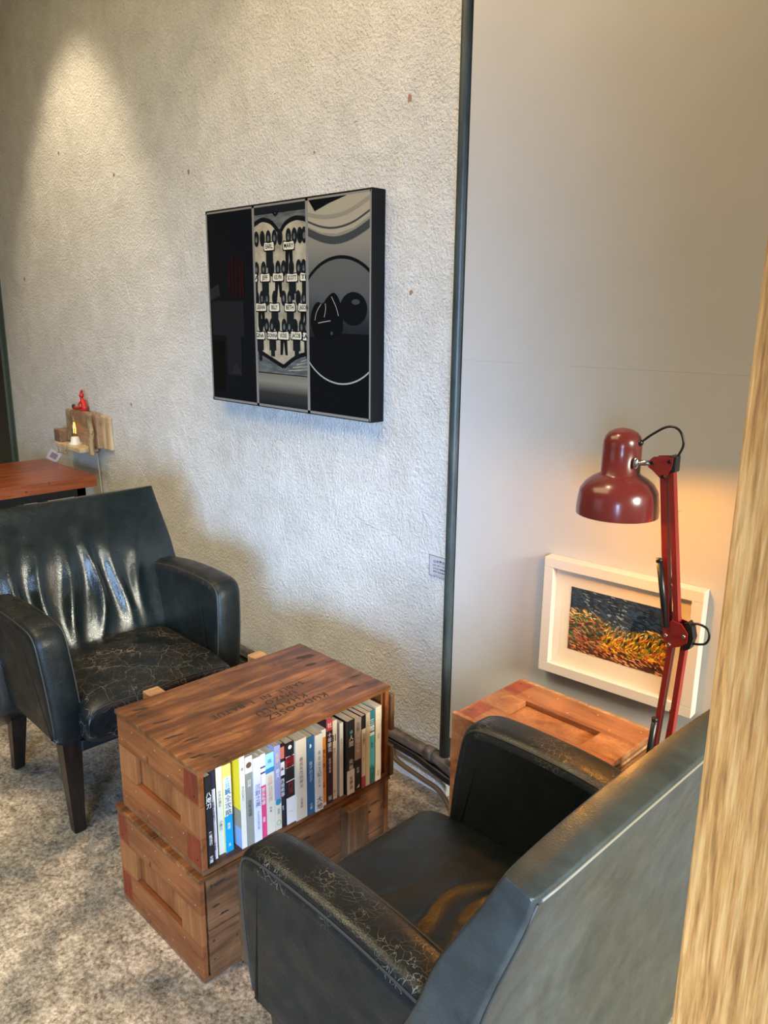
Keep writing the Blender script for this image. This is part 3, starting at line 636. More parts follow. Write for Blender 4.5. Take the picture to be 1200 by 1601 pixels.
# (y0, y1, x front, z top, side colour, [(fraction from bottom, colour)...], [(text, centre fraction, size factor, colour, x shift)], lean, label)
BK = [
 (.7975, .8145, -1.351, .516, BLK, [(0, BLK)], [('八\n咫\n刀', .73, .80, WHT, 0), ('黑\n夜\n潛\n行', .30, .5, WHT, .1), ('文\n庫', .06, .55, WHT, 0)], 'thick black paperback with white lettering, leftmost in the row'),
 (.8155, .8285, -1.360, .517, (.05, .14, .25), [(0, LAV), (.80, (.02, .02, .05))], [('在\n路\n上\n的\n我\n們', .55, .62, (.10, .08, .14), 0), ('作\n品\n集', .15, .5, (.2, .12, .3), 0)], 'thin lavender book with a navy spine top, second from the left'),
 (.8360, .8505, -1.366, .523, MUS, [(0, CRM)], [('世\n界\n的\n盡\n頭', .62, .55, (.25, .2, .15), 0), ('小\n旅\n行', .32, .6, (.1, .08, .06), 0)], 'cream-spined book with a mustard cover beside the blue and white travel guide'),
 (.8512, .8715, -1.361, .517, (.70, .55, .05), [(0, CYN), (.42, WHT), (.86, (.80, .68, .12))], [('土\n耳\n其', .76, .72, CYN, 0), ('玩\n全\n攻\n略', .57, .85, (.03, .03, .03), 0), ('旅\n遊', .30, .4, WHT, 0), ('王', .08, .4, WHT, 0)], 'travel guide with yellow, white and bright blue spine'),
 (.8860, .8995, -1.347, .530, YEL, [(0, CRM)], [('希\n臘\n的\n夏\n日', .60, .55, (.45, .36, .25), 0), ('著', .86, .6, (.2, .2, .2), 0)], 'tall cream-spined book with a bright yellow cover'),
 (.9005, .9195, -1.346, .523, (.25, .22, .17), [(0, (.26, .24, .19)), (.82, CRM)], [('回\n眸', .70, .5, CRM, 0), ('百\n年\n孤\n寂', .42, .55, (.06, .05, .04), 0), ('●', .90, 1.0, (.12, .06, .03), 0)], 'grey-brown book with a cream spine top and round emblem'),
 (.9205, .9398, -1.343, .513, LAV, [(0, LAV)], [('沉\n默\n之\n美', .55, .75, (.14, .12, .25), 0), ('文\n學\n花\n園\n裡\n的\n書', .26, .35, (.3, .3, .4), 0)], 'pale lavender book left of the hot pink spine'),
 (.9410, .9565, -1.347, .512, WHT, [(0, PNK), (.63, WHT)], [('戀\n愛\n私\n語', .50, .72, WHT, 0), ('出\n版', .22, .45, WHT, 0), ('▬\n▬', .82, .9, (.05, .08, .15), 0)], 'hot pink book with a white spine top'),
 (.9573, .9815, -1.348, .506, CRM, [(0, CRM), (.76, (.03, .22, .42)), (.82, (.30, .62, .74))], [('日\n曜\n日\n花\n房', .56, .55, (.66, .30, .18), 0), ('作\n者', .30, .3, (.2, .15, .1), 0), ('森', .90, .45, (.05, .2, .3), 0)], 'cream book with a sky blue band at the spine top'),
 (.9823, .9998, -1.347, .517, (.30, .31, .46), [(0, CRM), (.36, (.30, .31, .48))], [('花\n季', .85, .7, (.75, .45, .32), 0), ('春\n天', .67, .7, (.75, .72, .80), 0), ('●', .33, 1.2, (.02, .25, .36), 0), ('田\n園', .22, .45, (.2, .18, .1), 0), ('○', .08, 1.0, (.25, .42, .15), 0)], 'book with periwinkle upper and cream lower spine'),
 (1.0005, 1.0145, -1.351, .513, BLK, [(0, (.02, .022, .03)), (.62, WHT), (.78, (.02, .022, .03)), (.82, (.62, .16, .10)), (.96, BLK)], [('西\n極\n樂\n事', .47, .85, WHT, 0), ('散\n文', .22, .45, (.6, .6, .6), 0), ('▲', .70, .8, (.15, .1, .08), 0)], 'slim black book with a red label and white picture on the spine'),
 (1.0152, 1.0398, -1.346, .511, BLK, [(0, WHT), (.33, BLK), (.53, WHT), (.54, (.015, .012, .014)), (.70, WHT), (.705, (.32, .01, .015)), (.83, WHT), (.84, BLK)], [('暗\n戰', .76, .8, (.04, .01, .01), 0), ('鬥\n法', .44, .6, (.35, .02, .02), 0), ('●', .94, .55, WHT, 0), ('〜', .15, .5, (.5, .45, .4), 0)], 'black and dark red book with a white lower spine'),
 (1.0405, 1.0733, -1.341, .510, CRM, [(0, CRM)], [('尋\n找\n失\n落\n的\n時\n光', .58, .35, (.22, .17, .12), 0), ('普\n魯\n斯', .20, .28, (.3, .24, .18), 0)], 'thickest cream book, left of the blue one'),
 (1.0745, 1.0965, -1.340, .505, BLU, [(0, BLU)], [('看\n海\n的\n日\n子', .55, .5, (.45, .55, .62), 0), ('◗', .88, .6, (.75, .8, .82), 0), ('文\n學', .10, .4, (.5, .6, .65), 0)], 'deep blue book with worn spine edges'),
 (1.0975, 1.1215, -1.337, .503, WHT, [(0, (.76, .72, .63))], [('8\n0\n0\n2\n紀', .62, .6, (.2, .19, .17), .1), ('大\n地', .10, .75, (.03, .03, .03), 0), ('人\n生\n風\n景', .38, .3, (.3, .28, .25), 0)], 'off-white book right of the deep blue one'),
 (1.1222, 1.1375, -1.344, .505, CRM, [(0, WHT), (.04, (.80, .27, .02)), (.90, WHT)], [('獵\n人\n傳\n奇', .62, .8, (.10, .03, .01), 0), ('文\n庫', .28, .5, (.12, .04, .01), 0)], 'thin orange book with a white spine top'),
 (1.1382, 1.1582, -1.342, .529, (.03, .01, .02), [(0, (.035, .012, .022)), (.86, (.42, .05, .06))], [('十\n年\n變\n化', .72, .65, WHT, 0), ('經\n典\n文\n學\n選', .45, .4, (.6, .5, .5), 0), ('社', .92, .7, WHT, 0), ('版', .06, .6, WHT, 0)], 'tall dark maroon book with a red label at the top'),
 (1.1588, 1.1765, -1.347, .514, CRM, [(0, CRM)], [('II', .78, 1.5, BLK, 0), ('夢\n行', .62, .45, (.3, .25, .2), 0), ('著', .1, .4, (.3, .25, .2), 0)], 'cream book with two bold black strokes on the spine'),
 (1.1840, 1.1955, -1.345, .500, (.55, .52, .46), [(0, WHT)], [('雲\n端\n集', .75, .4, (.4, .38, .36), 0), ('·', .2, .6, (.1, .1, .1), 0)], 'slim white book standing between the cream and the tall black book'),
 (1.2005, 1.2255, -1.335, .502, BLK, [(0, WHT), (.33, (.015, .017, .022))], [('人\n間', .72, .65, WHT, .1), ('誌', .84, .4, (.1, .5, .7), .1), ('失\n格', .40, .62, WHT, .1), ('太\n宰\n治', .15, .5, (.04, .04, .04), .1)], 'black book with a white band around its lower spine'),
 (1.2262, 1.2485, -1.335, .499, BLK, [(0, BLK), (.43, (.38, .30, .25))], [('古\n都', .88, .6, (.10, .08, .07), 0), ('川\n端\n文\n學', .65, .6, (.70, .62, .52), 0), ('新\n譯', .28, .4, (.6, .6, .6), 0), ('◢', .06, .7, WHT, 0)], 'book with dusty pink upper and black lower spine'),
 (1.2492, 1.2625, -1.333, .500, (.25, .06, .12), [(0, (.45, .06, .10)), (.16, CRM), (.82, BLK)], [('台\n北\n畫\n刊', .68, .6, (.2, .15, .1), 0), ('旅\n人', .4, .4, (.3, .25, .2), 0)], 'thin cream book with black top and red foot'),
 (1.2632, 1.2775, -1.333, .502, (.50, .42, .26), [(0, (.56, .47, .30))], [('茶\n書', .85, .55, (.4, .33, .2), 0)], 'thin tan book left of the teal one'),
 (1.2782, 1.2955, -1.335, .502, (.02, .16, .18), [(0, (.012, .11, .10)), (.22, (.06, .36, .38)), (.66, WHT), (.70, (.02, .17, .20))], [('三\n體', .80, 1.0, WHT, 0), ('森\n林', .52, .5, (.03, .08, .12), 0), ('▲\n▲', .2, .8, (.02, .22, .16), 0)], 'teal book with white lettering near the right end'),
 (1.2965, 1.3165, -1.331, .508, CRM, [(0, (.70, .60, .45))], [('·\n·', .85, .8, (.25, .15, .1), 0), ('手\n記', .60, .35, (.3, .2, .15), 0), ('出\n版', .10, .4, (.25, .18, .12), 0)], 'tall cream book at the right end of the row'),
]
zb = 0.2925
def spineM(x, y, z): return Matrix(((0, 0, 1, x), (1, 0, 0, y), (0, 1, 0, z), (0, 0, 0, 1)))
for i, (y0, y1, xf, zt, side, bands, txts, lab) in enumerate(BK):
    wy = y1-y0; hh = zt-zb; depth = 0.145
    b = empty('book', (xf, (y0+y1)/2, zb), (0, 0, 0), lab, 'book', 'books in the open wooden crate')
    mats = []; bm = bmesh.new()
    def mi(c, mats=mats):
        k = cm(c)
        if k not in mats: mats.append(k)
        return mats.index(k)
    ct = 0.0007
    for k, (f0, c) in enumerate(bands):
        f1 = bands[k+1][0] if k+1 < len(bands) else 1.0
        box(bm, -0.0012, 0, -wy/2, wy/2, hh*f0, hh*f1, mi(c))
    for s_ in (-1, 1):
        ya, yb = (-wy/2, -wy/2+ct) if s_ < 0 else (wy/2-ct, wy/2)
        if side is YEL:
            box(bm, -depth, -0.0012, ya, yb, hh*.42, hh, mi(YEL)); box(bm, -depth, -0.0012, ya, yb, hh*.22, hh*.42, mi((.30, .24, .17))); box(bm, -depth, -0.0012, ya, yb, 0, hh*.22, mi((.25, .33, .50)))
        else: box(bm, -depth, -0.0012, ya, yb, 0, hh, mi(side))
    bmc = bm
    bm = bmesh.new(); box(bm, -depth+0.002, -0.0012, -wy/2+ct, wy/2-ct, 0.001, hh-0.0015); mesh_obj('page_block', bm, M_pages, b)
    for s, fc, sf, c, dx in txts:
        ti = mi(c)
        nl = s.count('\n')+1; sz = wy*sf*1.02
        for li, ch in enumerate(s.split('\n')):
            text_bm(bmc, ch, sz, spineM(0.0004, dx*wy*.3, hh*fc+((nl-1)/2-li)*sz*1.02), ti, bold=0.00012)
    mesh_obj('cover', bmc, mats, b)
# ------------------------------------------------------------------ armchairs
def grid_slab(bm, F, B, n, m, p=5.0, mi=0, mf=None):
    ss = [-math.cos(math.pi*i/n) for i in range(n+1)]; tt = [-math.cos(math.pi*j/m) for j in range(m+1)]
    fv, bv = {}, {}
    for i, s in enumerate(ss):
        for j, t in enumerate(tt):
            a, b = Vector(F(s, t)), Vector(B(s, t)); mid = (a+b)/2; hf = (a-b)/2
            h = max(0.0, (1-abs(s)**p))*max(0.0, (1-abs(t)**p)); h = h**(1/p)
            rim = i in (0, n) or j in (0, m)
            fv[i, j] = bm.verts.new(mid if rim else mid+hf*h)
            bv[i, j] = fv[i, j] if rim else bm.verts.new(mid-hf*h)
    for i in range(n):
        for j in range(m):
            for V, k in ((fv, 0), (bv, 1)):
                q = [V[i, j], V[i+1, j], V[i+1, j+1], V[i, j+1]]
                if k and all(a is b for a, b in zip(q, [fv[i, j], fv[i+1, j], fv[i+1, j+1], fv[i, j+1]])): continue
                if k: q.reverse()
                try: f = bm.faces.new(q)
                except ValueError: continue
                f.smooth = True; f.material_index = mi if mf is None else mf(k, ss[i], tt[j])
def lerp_pts(P, z):
    if z <= P[0][0]: return P[0][1]
    for (a, xa), (b, xb) in zip(P, P[1:]):
        if z <= b:
            t = (z-a)/(b-a); t = t*t*(3-2*t)*0.3+t*0.7; return xa+(xb-xa)*t
    return P[-1][1]
FR = [(.28, -.33), (.45, -.335), (.69, -.43), (.885, -.525)]
RE = [(.16, -.500), (.45, -.497), (.655, -.515), (.885, -.578)]
def arm_profile():
    pts = [(.0, .315), (.006, .40), (.004, .50), (-.004, .590), (-.014, .632), (-.042, .657), (-.10, .666), (-.2, .668), (-.3, .664), (-.38, .655), (-.45, .645), (-.50, .62), (-.485, .45), (-.46, .315)]
    return [(p[0], p[1]) for p in catmull([(a, b, 0) for a, b in pts[:11]], 5)] + [(-.495, .60), (-.485, .45), (-.46, .315)]
def inset(poly, d):
    n = len(poly); out = []
    for i in range(n):
        p0, p1, p2 = (Vector(poly[(i+k) % n]) for k in (-1, 0, 1))
        e1 = (p1-p0).normalized(); e2 = (p2-p1).normalized()
        n1 = Vector((e1.y, -e1.x)); n2 = Vector((e2.y, -e2.x)); nn = (n1+n2)
        nn = nn.normalized() if nn.length > 1e-6 else n1
        out.append(p1 - nn*d*(-1) if False else p1 + nn*(-d)*SGN)
    return [(q.x, q.y) for q in out]
prof = arm_profile()
A2 = sum(prof[i][0]*prof[(i+1) % len(prof)][1]-prof[(i+1) % len(prof)][0]*prof[i][1] for i in range(len(prof)))
SGN = 1 if A2 > 0 else -1
def armchair(name, loc, rz, label, wrinkled, mats):
    m_back, m_seat, m_arm, m_armtop, m_seam = mats
    root = empty(name, loc, (0, 0, rz), label, 'armchair', 'black leather armchairs')
    # backrest
    def hw(z): return 0.338 - 0.022*max(0, (z-.6)/.28)
    zof = lambda t, z0=.17: z0+(.888-z0)*(t+1)/2
    def F(s, t):
        z = zof(t, .30); y = s*hw(z); x = lerp_pts(FR, z) + 0.012*(1-s*s)
        if wrinkled:
            win = math.exp(-((z-.60)/.115)**2)
            for yc, a, wd, sl in ((-.235, .015, .022, .20), (-.145, .012, .014, -.10), (-.072, .016, .016, -.02), (.012, .017, .014, .12), (.10, .012, .018, .10), (.175, .010, .02, .2), (-.19, -.007, .02, .1), (-.03, -.008, .016, .1), (.055, -.007, .018, .1)):
                yy = yc+sl*(z-.6)*0.6+.018*math.sin((z-.5)*14+yc*20)
                x += 1.35*a*win*math.exp(-((y-yy)/wd)**2)
        else:
            win = math.exp(-((z-.50)/.09)**2)
            for yc, a in ((-.15, .012), (-.02, .014), (.1, .012)): x += a*win*math.exp(-((y-yc-.3*(z-.5))/.03)**2)
        return (x, y, z)
    def B(s, t):
        z = zof(t); y = s*hw(z); return (lerp_pts(RE, z), y, z-0.010*max(0, t)**8)
    bm = bmesh.new(); grid_slab(bm, F, B, 100, 60, 15.0); back = mesh_obj('backrest', bm, m_back, root)
    # seams around the rear panel
    def rear(s_, t_):
        a, b = Vector(F(s_, t_)), Vector(B(s_, t_)); h = (max(0, 1-abs(s_)**15)*max(0, 1-abs(t_)**15))**(1/15)
        return (a+b)/2 - (a-b)/2*h + Vector((-.0004, 0, 0))
    bm = bmesh.new(); pts = []
    lo = [rear(-.972, -.93+1.90*k/16) for k in range(17)]; hi = [rear(.972, .97-1.90*k/16) for k in range(17)]
    pts = [rear(-.95+1.90*k/20, .972) for k in range(21)]
    tube(bm, pts, 0.0022, 6); mesh_obj('top_seam', bm, m_seam if wrinkled else M_seam_hl, back)
    for q_ in (lo, hi):
        bm = bmesh.new(); tube(bm, q_, 0.0022, 6); mesh_obj('side_seam', bm, m_seam, back)
    # seat
    def SF(s, t):
        x = -.395+(.465)*(s+1)/2; y = t*.238; z = .447+.020*(1-s*s)*(1-t*t)-.008*max(0, s)**4
        if not wrinkled:
            for k, (xc, a, sk) in enumerate(((-.29, .007, .25), (-.25, .007, -.3), (-.20, .006, .15), (-.16, .005, -.2), (-.11, .004, .1))):
                z += a*math.exp(-((x-xc-sk*y-.02*math.sin(y*25+k))/.009)**2)*math.exp(-((y-.02*k)/.14)**2)
        else: z += .003*math.sin(x*30)*math.sin(y*26)
        return (x, y, z)
    def SB(s, t): return (-.395+.455*(s+1)/2, t*.236, .295)
    bm = bmesh.new(); grid_slab(bm, SF, SB, 90, 50, 5.5); seat = mesh_obj('seat', bm, m_seat, root)
    def seat_pt(s_, t_):
        a, b = Vector(SF(s_, t_)), Vector(SB(s_, t_)); h = (max(0, 1-abs(s_)**5.5)*max(0, 1-abs(t_)**5.5))**(1/5.5)
        return (a+b)/2 + (a-b)/2*h
    bm = bmesh.new(); path = [seat_pt(.955, -.93+1.86*k/30) for k in range(31)]
    tube(bm, path, .0022, 6); mesh_obj('seat_seam', bm, m_seam, seat)
    bm = bmesh.new(); box(bm, -.44, .0, -.235, .235, .275, .31, bev=.004); mesh_obj('seat_base', bm, M_lea_arm, root)
    # armrests
    for sg_ in (-1, 1):
        W_ = .094; st = [(0, .030), (.002, .020), (.006, .011), (.013, .0045), (.024, .0008), (.04, 0), (.06, 0), (.074, .0015), (.084, .007), (.090, .014), (W_, .026)]
        def P(x, z, d): return Vector((x, sg_*((.306 + 0.085*(z-.315)) - d), z))
        bm = bmesh.new(); rings = []
        for d, ins in st: rings.append([bm.verts.new(P(x, z, d)) for x, z in inset(prof, ins)])
        n = len(prof)
        for A_, B_ in zip(rings, rings[1:]):
            for k in range(n):
                f = bm.faces.new((A_[k], A_[(k+1) % n], B_[(k+1) % n], B_[k])); f.smooth = True
                zc = (A_[k].co.z+A_[(k+1) % n].co.z)/2; xc = (A_[k].co.x+A_[(k+1) % n].co.x)/2
                f.material_index = 1 if (zc > .632 and xc < -.045) else 0
        for q in (rings[0], rings[-1]):
            f = bm.faces.new(q); f.material_index = 0
        arm = mesh_obj('armrest', bm, [m_arm, m_armtop], root)
        bm = bmesh.new()
        for d, ins in ((.0050, .0125), (.088, .0115)):
            pr = inset(prof, ins); pth = [P(x, z, d) for x, z in pr[:52] if z > .33]
            tube(bm, [q_ for q_ in pth], .0025, 6)
        mesh_obj('arm_piping', bm, m_seam, arm)
    # legs
    for sx, sy in ((-.048, -1), (-.048, 1), (-.44, -1), (-.44, 1)):
        bm = bmesh.new(); dx = 0.0 if sx > -.1 else -.075
        taper(bm, (sx, sy*.252, .318), (.056, .056), (sx-.004+dx, sy*.246, 0.0), (.033, .033)); mesh_obj('leg', bm, M_leg, root)
    return root
armchair('armchair', (-2.032, 1.048, 0), 0, 'black leather armchair facing right beside the plaster wall, its seat scratched and backrest creased', True, (M_lea_back, M_lea_seat_s, M_lea_arm, M_lea_armtop2, M_seam))
armchair('armchair', (-.976, .950, 0), math.pi, 'black leather armchair seen from behind at the front right, its near arm cracked', False, (leather('teal_black_leather', base=(0.030, 0.036, 0.034), rough=.37, spec=.5), M_lea_seat_w, M_lea_arm, M_lea_armtop, M_seam))

# ------------------------------------------------------------------ white framed painting on the board
FO = bd(-1.078, 0.034, 0.594)
wf_ = empty('framed_painting', FO, (0, 0, ang), 'white box-framed landscape painting hung on the smooth board behind the red lamp', 'picture')
fwid, fh, fb, fd = 0.400, 0.309, 0.026, 0.033
bm = bmesh.new()
box(bm, 0, fwid, 0, fd, 0, fb, bev=.001); box(bm, 0, fwid, 0, fd, fh-fb, fh, bev=.001); box(bm, 0, fb, 0, fd, fb, fh-fb, bev=.001); box(bm, fwid-fb, fwid, 0, fd, fb, fh-fb, bev=.001)
mesh_obj('frame', bm, M_whiteframe, wf_)
bm = bmesh.new(); box(bm, fb, fwid-fb, .020, .024, fb, fh-fb); mesh_obj('mount', bm, M_mount, wf_)
px0, px1, pz0, pz1 = .070, .330, .072, .240
M_vc = mat('paint_strokes', (1, 1, 1), .42); g = NT(M_vc); at_ = g.n('ShaderNodeVertexColor', layer_name='Col'); g.col(at_.outputs['Color'])
bm = bmesh.new(); cl_ = bm.loops.layers.color.new('Col')
def lin(c): return tuple(x for x in c)
def pcol(u, v, r_):
    hz = .62 - .10*u + .07*math.sin(u*9)
    if v > hz+.02:
        return r_.choice([(.02, .05, .11), (.03, .09, .17), (.015, .03, .06), (.06, .14, .22), (.25, .30, .33) if (abs(u-.22) < .09 or abs(u-.48) < .09) else (.05, .12, .19), (.03, .07, .14), (.10, .15, .18)])
    if v > hz-.10: return r_.choice([(.30, .24, .10), (.45, .40, .28), (.10, .09, .04), (.36, .26, .05), (.12, .16, .10)])
    if v < .10+.20*(1-u)*0 + .12*max(0, u-.3): return r_.choice([(.20, .08, .03), (.12, .05, .02), (.35, .22, .13), (.45, .33, .24), (.16, .06, .02)])
    if u < .35: return r_.choice([(.30, .12, .07), (.10, .20, .07), (.36, .28, .18), (.14, .09, .03), (.20, .28, .10), (.45, .20, .14), (.05, .10, .05)])
    return r_.choice([(.36, .30, .03), (.42, .26, .03), (.22, .24, .04), (.40, .16, .03), (.50, .40, .10), (.18, .20, .04), (.30, .13, .03)])
def pq(pts, y, c):
    vs = [bm.verts.new((a, y, b)) for a, b in pts]; f = bm.faces.new(vs)
    for lp in f.loops: lp[cl_] = (*[min(1, q*2.0) for q in c], 1)
pq([(px0, pz0), (px1, pz0), (px1, pz1), (px0, pz1)], .0196, (.05, .06, .05))
rp = random.Random(11)
for k in range(2300):
    u, v = rp.random(), rp.random(); c = pcol(u, v, rp)
    hz = .62-.10*u
    a = (rp.uniform(-.3, .3)-.25) if v > hz else ((rp.uniform(.5, 1.5)) if (u > .35 and v > .25) else rp.uniform(-.9, .2))
    if v < .15: a = rp.uniform(-.5, -.1)
    L_, w_ = rp.uniform(.008, .020), rp.uniform(.0018, .0040)
    cx, cz = px0+u*(px1-px0), pz0+v*(pz1-pz0); ca, sa = math.cos(a), math.sin(a)
    P_ = [(cx+ca*x-sa*z, cz+sa*x+ca*z) for x, z in ((-L_/2, 0), (-L_/4, -w_/2), (L_/4, -w_/2), (L_/2, 0), (L_/4, w_/2), (-L_/4, w_/2))]
    P_ = clip(P_, px0, px1, pz0, pz1)
    if len(P_) > 2: pq(P_, .0194-.0000004*k-.0, c)
mesh_obj('painted_landscape', bm, M_vc, wf_)
bm = bmesh.new(); box(bm, fb-.001, fwid-fb+.001, .006, .008, fb-.001, fh-fb+.001)
M_pane = mat('picture_glass', (1, 1, 1), .03); b_ = M_pane.node_tree.nodes['Principled BSDF']
t_ = M_pane.node_tree; tr = t_.nodes.new('ShaderNodeBsdfTransparent'); gl = t_.nodes.new('ShaderNodeBsdfGlossy'); gl.inputs['Roughness'].default_value = .03
mx = t_.nodes.new('ShaderNodeMixShader'); fr_ = t_.nodes.new('ShaderNodeFresnel'); fr_.inputs[0].default_value = 1.25
mx.inputs[0].default_value = .05; t_.links.new(tr.outputs[0], mx.inputs[1]); t_.links.new(gl.outputs[0], mx.inputs[2]); t_.links.new(mx.outputs[0], t_.nodes['Material Output'].inputs[0])
mesh_obj('glass_pane', bm, M_pane, wf_)

# ------------------------------------------------------------------ red desk lamp clamped to the crate
LY = 1.41
lm = empty('desk_lamp', (-.645, LY, .50), (0, 0, 0), 'red swing-arm desk lamp with a domed shade, lit, clamped beside the end-standing crate', 'lamp')
def LP(x, y, z): return Vector((x+.645, y-LY, z-.50))
sh_c = LP(-.762, LY, 1.115)
bm = bmesh.new()
outer = [(.0800, 0), (.0803, .012), (.0785, .030), (.0755, .048), (.066, .062), (.054, .072), (.043, .078), (.0375, .082), (.0375, .135), (.0368, .145), (.0335, .155), (.027, .163), (.017, .168), (.007, .1705), (0, .171)]
inner = [(.0787, 0), (.0790, .012), (.077, .030), (.074, .047), (.0645, .060), (.053, .070), (.036, .080), (.036, .134), (0, .150)]
lathe(bm, outer, sh_c, 56, 0); lathe(bm, inner, sh_c, 56, 1); lathe(bm, [(.0800, 0), (.0802, -.001), (.0787, 0)], sh_c, 56, 0)
shade = mesh_obj('lamp_shade', bm, [M_red, M_lampin], lm)
tilt = Matrix.Rotation(math.radians(3), 4, 'Y')
bm = bmesh.new(); ball(bm, sh_c+Vector((0, 0, .030)), .026, (1, 1, 1.1)); 
bulb = mesh_obj('bulb', bm, M_bulb, lm)
bm = bmesh.new(); tube(bm, [LP(-.727, LY-.012, 1.224), LP(-.690, LY-.006, 1.227)], .0055, 12)
ball(bm, LP(-.722, LY-.018, 1.224), .010, (.6, .5, 1.1)); mesh_obj('swivel_pin', bm, M_chrome, lm)
def plate(bm, pts, y0, y1, mi=0):
    a = [bm.verts.new(LP(x, y0, z)) for x, z in pts]; b = [bm.verts.new(LP(x, y1, z)) for x, z in pts]; n = len(pts)
    fs = [bm.faces.new(a), bm.faces.new(b)] + [bm.faces.new((a[i], a[(i+1) % n], b[(i+1) % n], b[i])) for i in range(n)]
    for f in fs: f.material_index = mi
bm = bmesh.new(); headp = [(-.700, 1.230), (-.690, 1.240), (-.668, 1.243), (-.651, 1.243), (-.653, 1.222), (-.668, 1.197), (-.690, 1.214), (-.699, 1.219)]
plate(bm, headp, LY-.012, LY-.0095); plate(bm, headp, LY+.0095, LY+.012)
for x, z in ((-.692, 1.228), (-.658, 1.235), (-.668, 1.205)): tube(bm, [LP(x, LY-.0145, z), LP(x, LY+.0145, z)], .0035, 10, 1)
mesh_obj('head_bracket', bm, [M_redarm, M_steel], lm)
bm = bmesh.new(); box(bm, *[v for v in (-.660+.645, -.646+.645)], -.010, .010, 1.215-.5, 1.247-.5, bev=.003); mesh_obj('cable_clip', bm, M_black, lm)
def bar(bm, p0, p1, w_=.0095, d_=.007):
    a, b = LP(*p0), LP(*p1); d = (b-a).normalized(); s_ = Vector((0, 1, 0)); n_ = d.cross(s_).normalized()
    vs = []
    for p in (a, b):
        for i, j in ((-1, -1), (1, -1), (1, 1), (-1, 1)): vs.append(bm.verts.new(p+n_*i*w_/2+s_*j*d_))
    bm.faces.new(vs[:4]); bm.faces.new(vs[4:])
    for i in range(4): bm.faces.new((vs[i], vs[(i+1) % 4], vs[4+(i+1) % 4], vs[4+i]))
for p0, p1 in (((-.671, LY, 1.21), (-.633, LY, .905)), ((-.657, LY, 1.225), (-.614, LY, .915))):
    bm = bmesh.new(); bar(bm, p0, p1, .012 if p0[0] < -.66 else .010); mesh_obj('upper_arm', bm, M_redarm, lm)
for p0, p1 in (((-.621, LY, .890), (-.640, LY, .565)), ((-.596, LY, .895), (-.610, LY, .565))):
    bm = bmesh.new(); bar(bm, p0, p1, .0105); mesh_obj('lower_arm', bm, M_redarm, lm)
bm = bmesh.new(); hexp = [(-.636, .915), (-.622, .930), (-.602, .928), (-.588, .912), (-.588, .893), (-.601, .882), (-.622, .872), (-.637, .890)]
plate(bm, hexp, LY-.013, LY-.0105); plate(bm, hexp, LY+.0105, LY+.013)
for x, z in ((-.630, .897), (-.622, .880), (-.595, .905)): tube(bm, [LP(x, LY-.0155, z), LP(x, LY+.0155, z)], .0032, 10, 1)
mesh_obj('elbow_bracket', bm, [M_redarm, M_chrome], lm)
bm = bmesh.new(); plate(bm, [(-.592, .935), (-.583, .925), (-.578, .905), (-.583, .882), (-.592, .875), (-.597, .905)], LY-.009, LY+.009); mesh_obj('elbow_clip', bm, M_black, lm)
for p in ([(-.656, LY-.016, 1.042), (-.630, LY-.016, .915)], [(-.640, LY+.016, 1.0), (-.618, LY+.016, .915)], [(-.632, LY-.017, .715), (-.642, LY-.017, .58)], [(-.612, LY+.017, .725), (-.622, LY+.017, .58)]):
    bm = bmesh.new(); tube(bm, [LP(*q) for q in p], .0062, 12); tube(bm, [LP(*p[0])+Vector((0, 0, -.001)), LP(*p[0])+Vector((-.001, 0, .006))], .0068, 12); mesh_obj('spring_sleeve', bm, M_black, lm)
bm = bmesh.new(); tube(bm, catmull([LP(-.724, LY, 1.262), LP(-.700, LY, 1.282), LP(-.672, LY, 1.298), LP(-.650, LY, 1.293), LP(-.640, LY, 1.270), LP(-.646, LY, 1.250), LP(-.654, LY, 1.238)], 8), .0024, 8)
ball(bm, LP(-.7255, LY, 1.261), .0065); mesh_obj('power_cable', bm, M_black, lm)
bm = bmesh.new(); tube(bm, catmull([LP(-.600, LY, .926), LP(-.575, LY, .933), LP(-.557, LY, .928), LP(-.552, LY, .912), LP(-.560, LY, .897), LP(-.585, LY, .890)], 8), .0024, 8); mesh_obj('power_cable', bm, M_black, lm)
bm = bmesh.new(); plate(bm, [(-.648, .600), (-.602, .600), (-.600, .560), (-.650, .560)], LY-.012, LY+.012)
box(bm, -.0440, .045, -.014, .014, .050, .062, bev=.002); box(bm, -.0440, -.035, -.014, .014, -.010, .062, bev=.002)
mesh_obj('clamp', bm, M_steel, lm)
l = bpy.data.lights.new('desk_lamp_light', 'POINT'); l.energy = 7.0; l.color = (1.0, .40, .04); l.shadow_soft_size = .022
lo_ = bpy.data.objects.new('desk_lamp_light', l); C.objects.link(lo_); lo_.parent = lm; lo_.location = sh_c+Vector((0, 0, -.004))

# ------------------------------------------------------------------ wooden wall lamp
wl = empty('wall_lamp', (-3.80, WY, .85), (0, 0, 0), 'small driftwood wall lamp with a glowing filament bulb above the red-brown table', 'lamp')
bm = bmesh.new(); box(bm, .115, .245, -.020, 0, -.005, .155, bev=.006); mesh_obj('backing_plank', bm, M_wlamp1, wl)
bm = bmesh.new(); box(bm, -.115, .17, -.045, -.020, .0, .165, bev=.003); mesh_obj('backing_board', bm, M_wlamp2, wl)
bm = bmesh.new()
tube(bm, catmull([(.155, -.07, -.03), (.150, -.072, .03), (.160, -.07, .08), (.148, -.072, .13), (.152, -.07, .165)], 5), .014, 8); mesh_obj('bark_strip', bm, M_bark, wl)
bm = bmesh.new(); tube(bm, catmull([(-.125, -.05, .01), (-.120, -.052, .06), (-.13, -.05, .11), (-.122, -.05, .165)], 5), .014, 8); mesh_obj('bark_strip', bm, M_bark, wl)
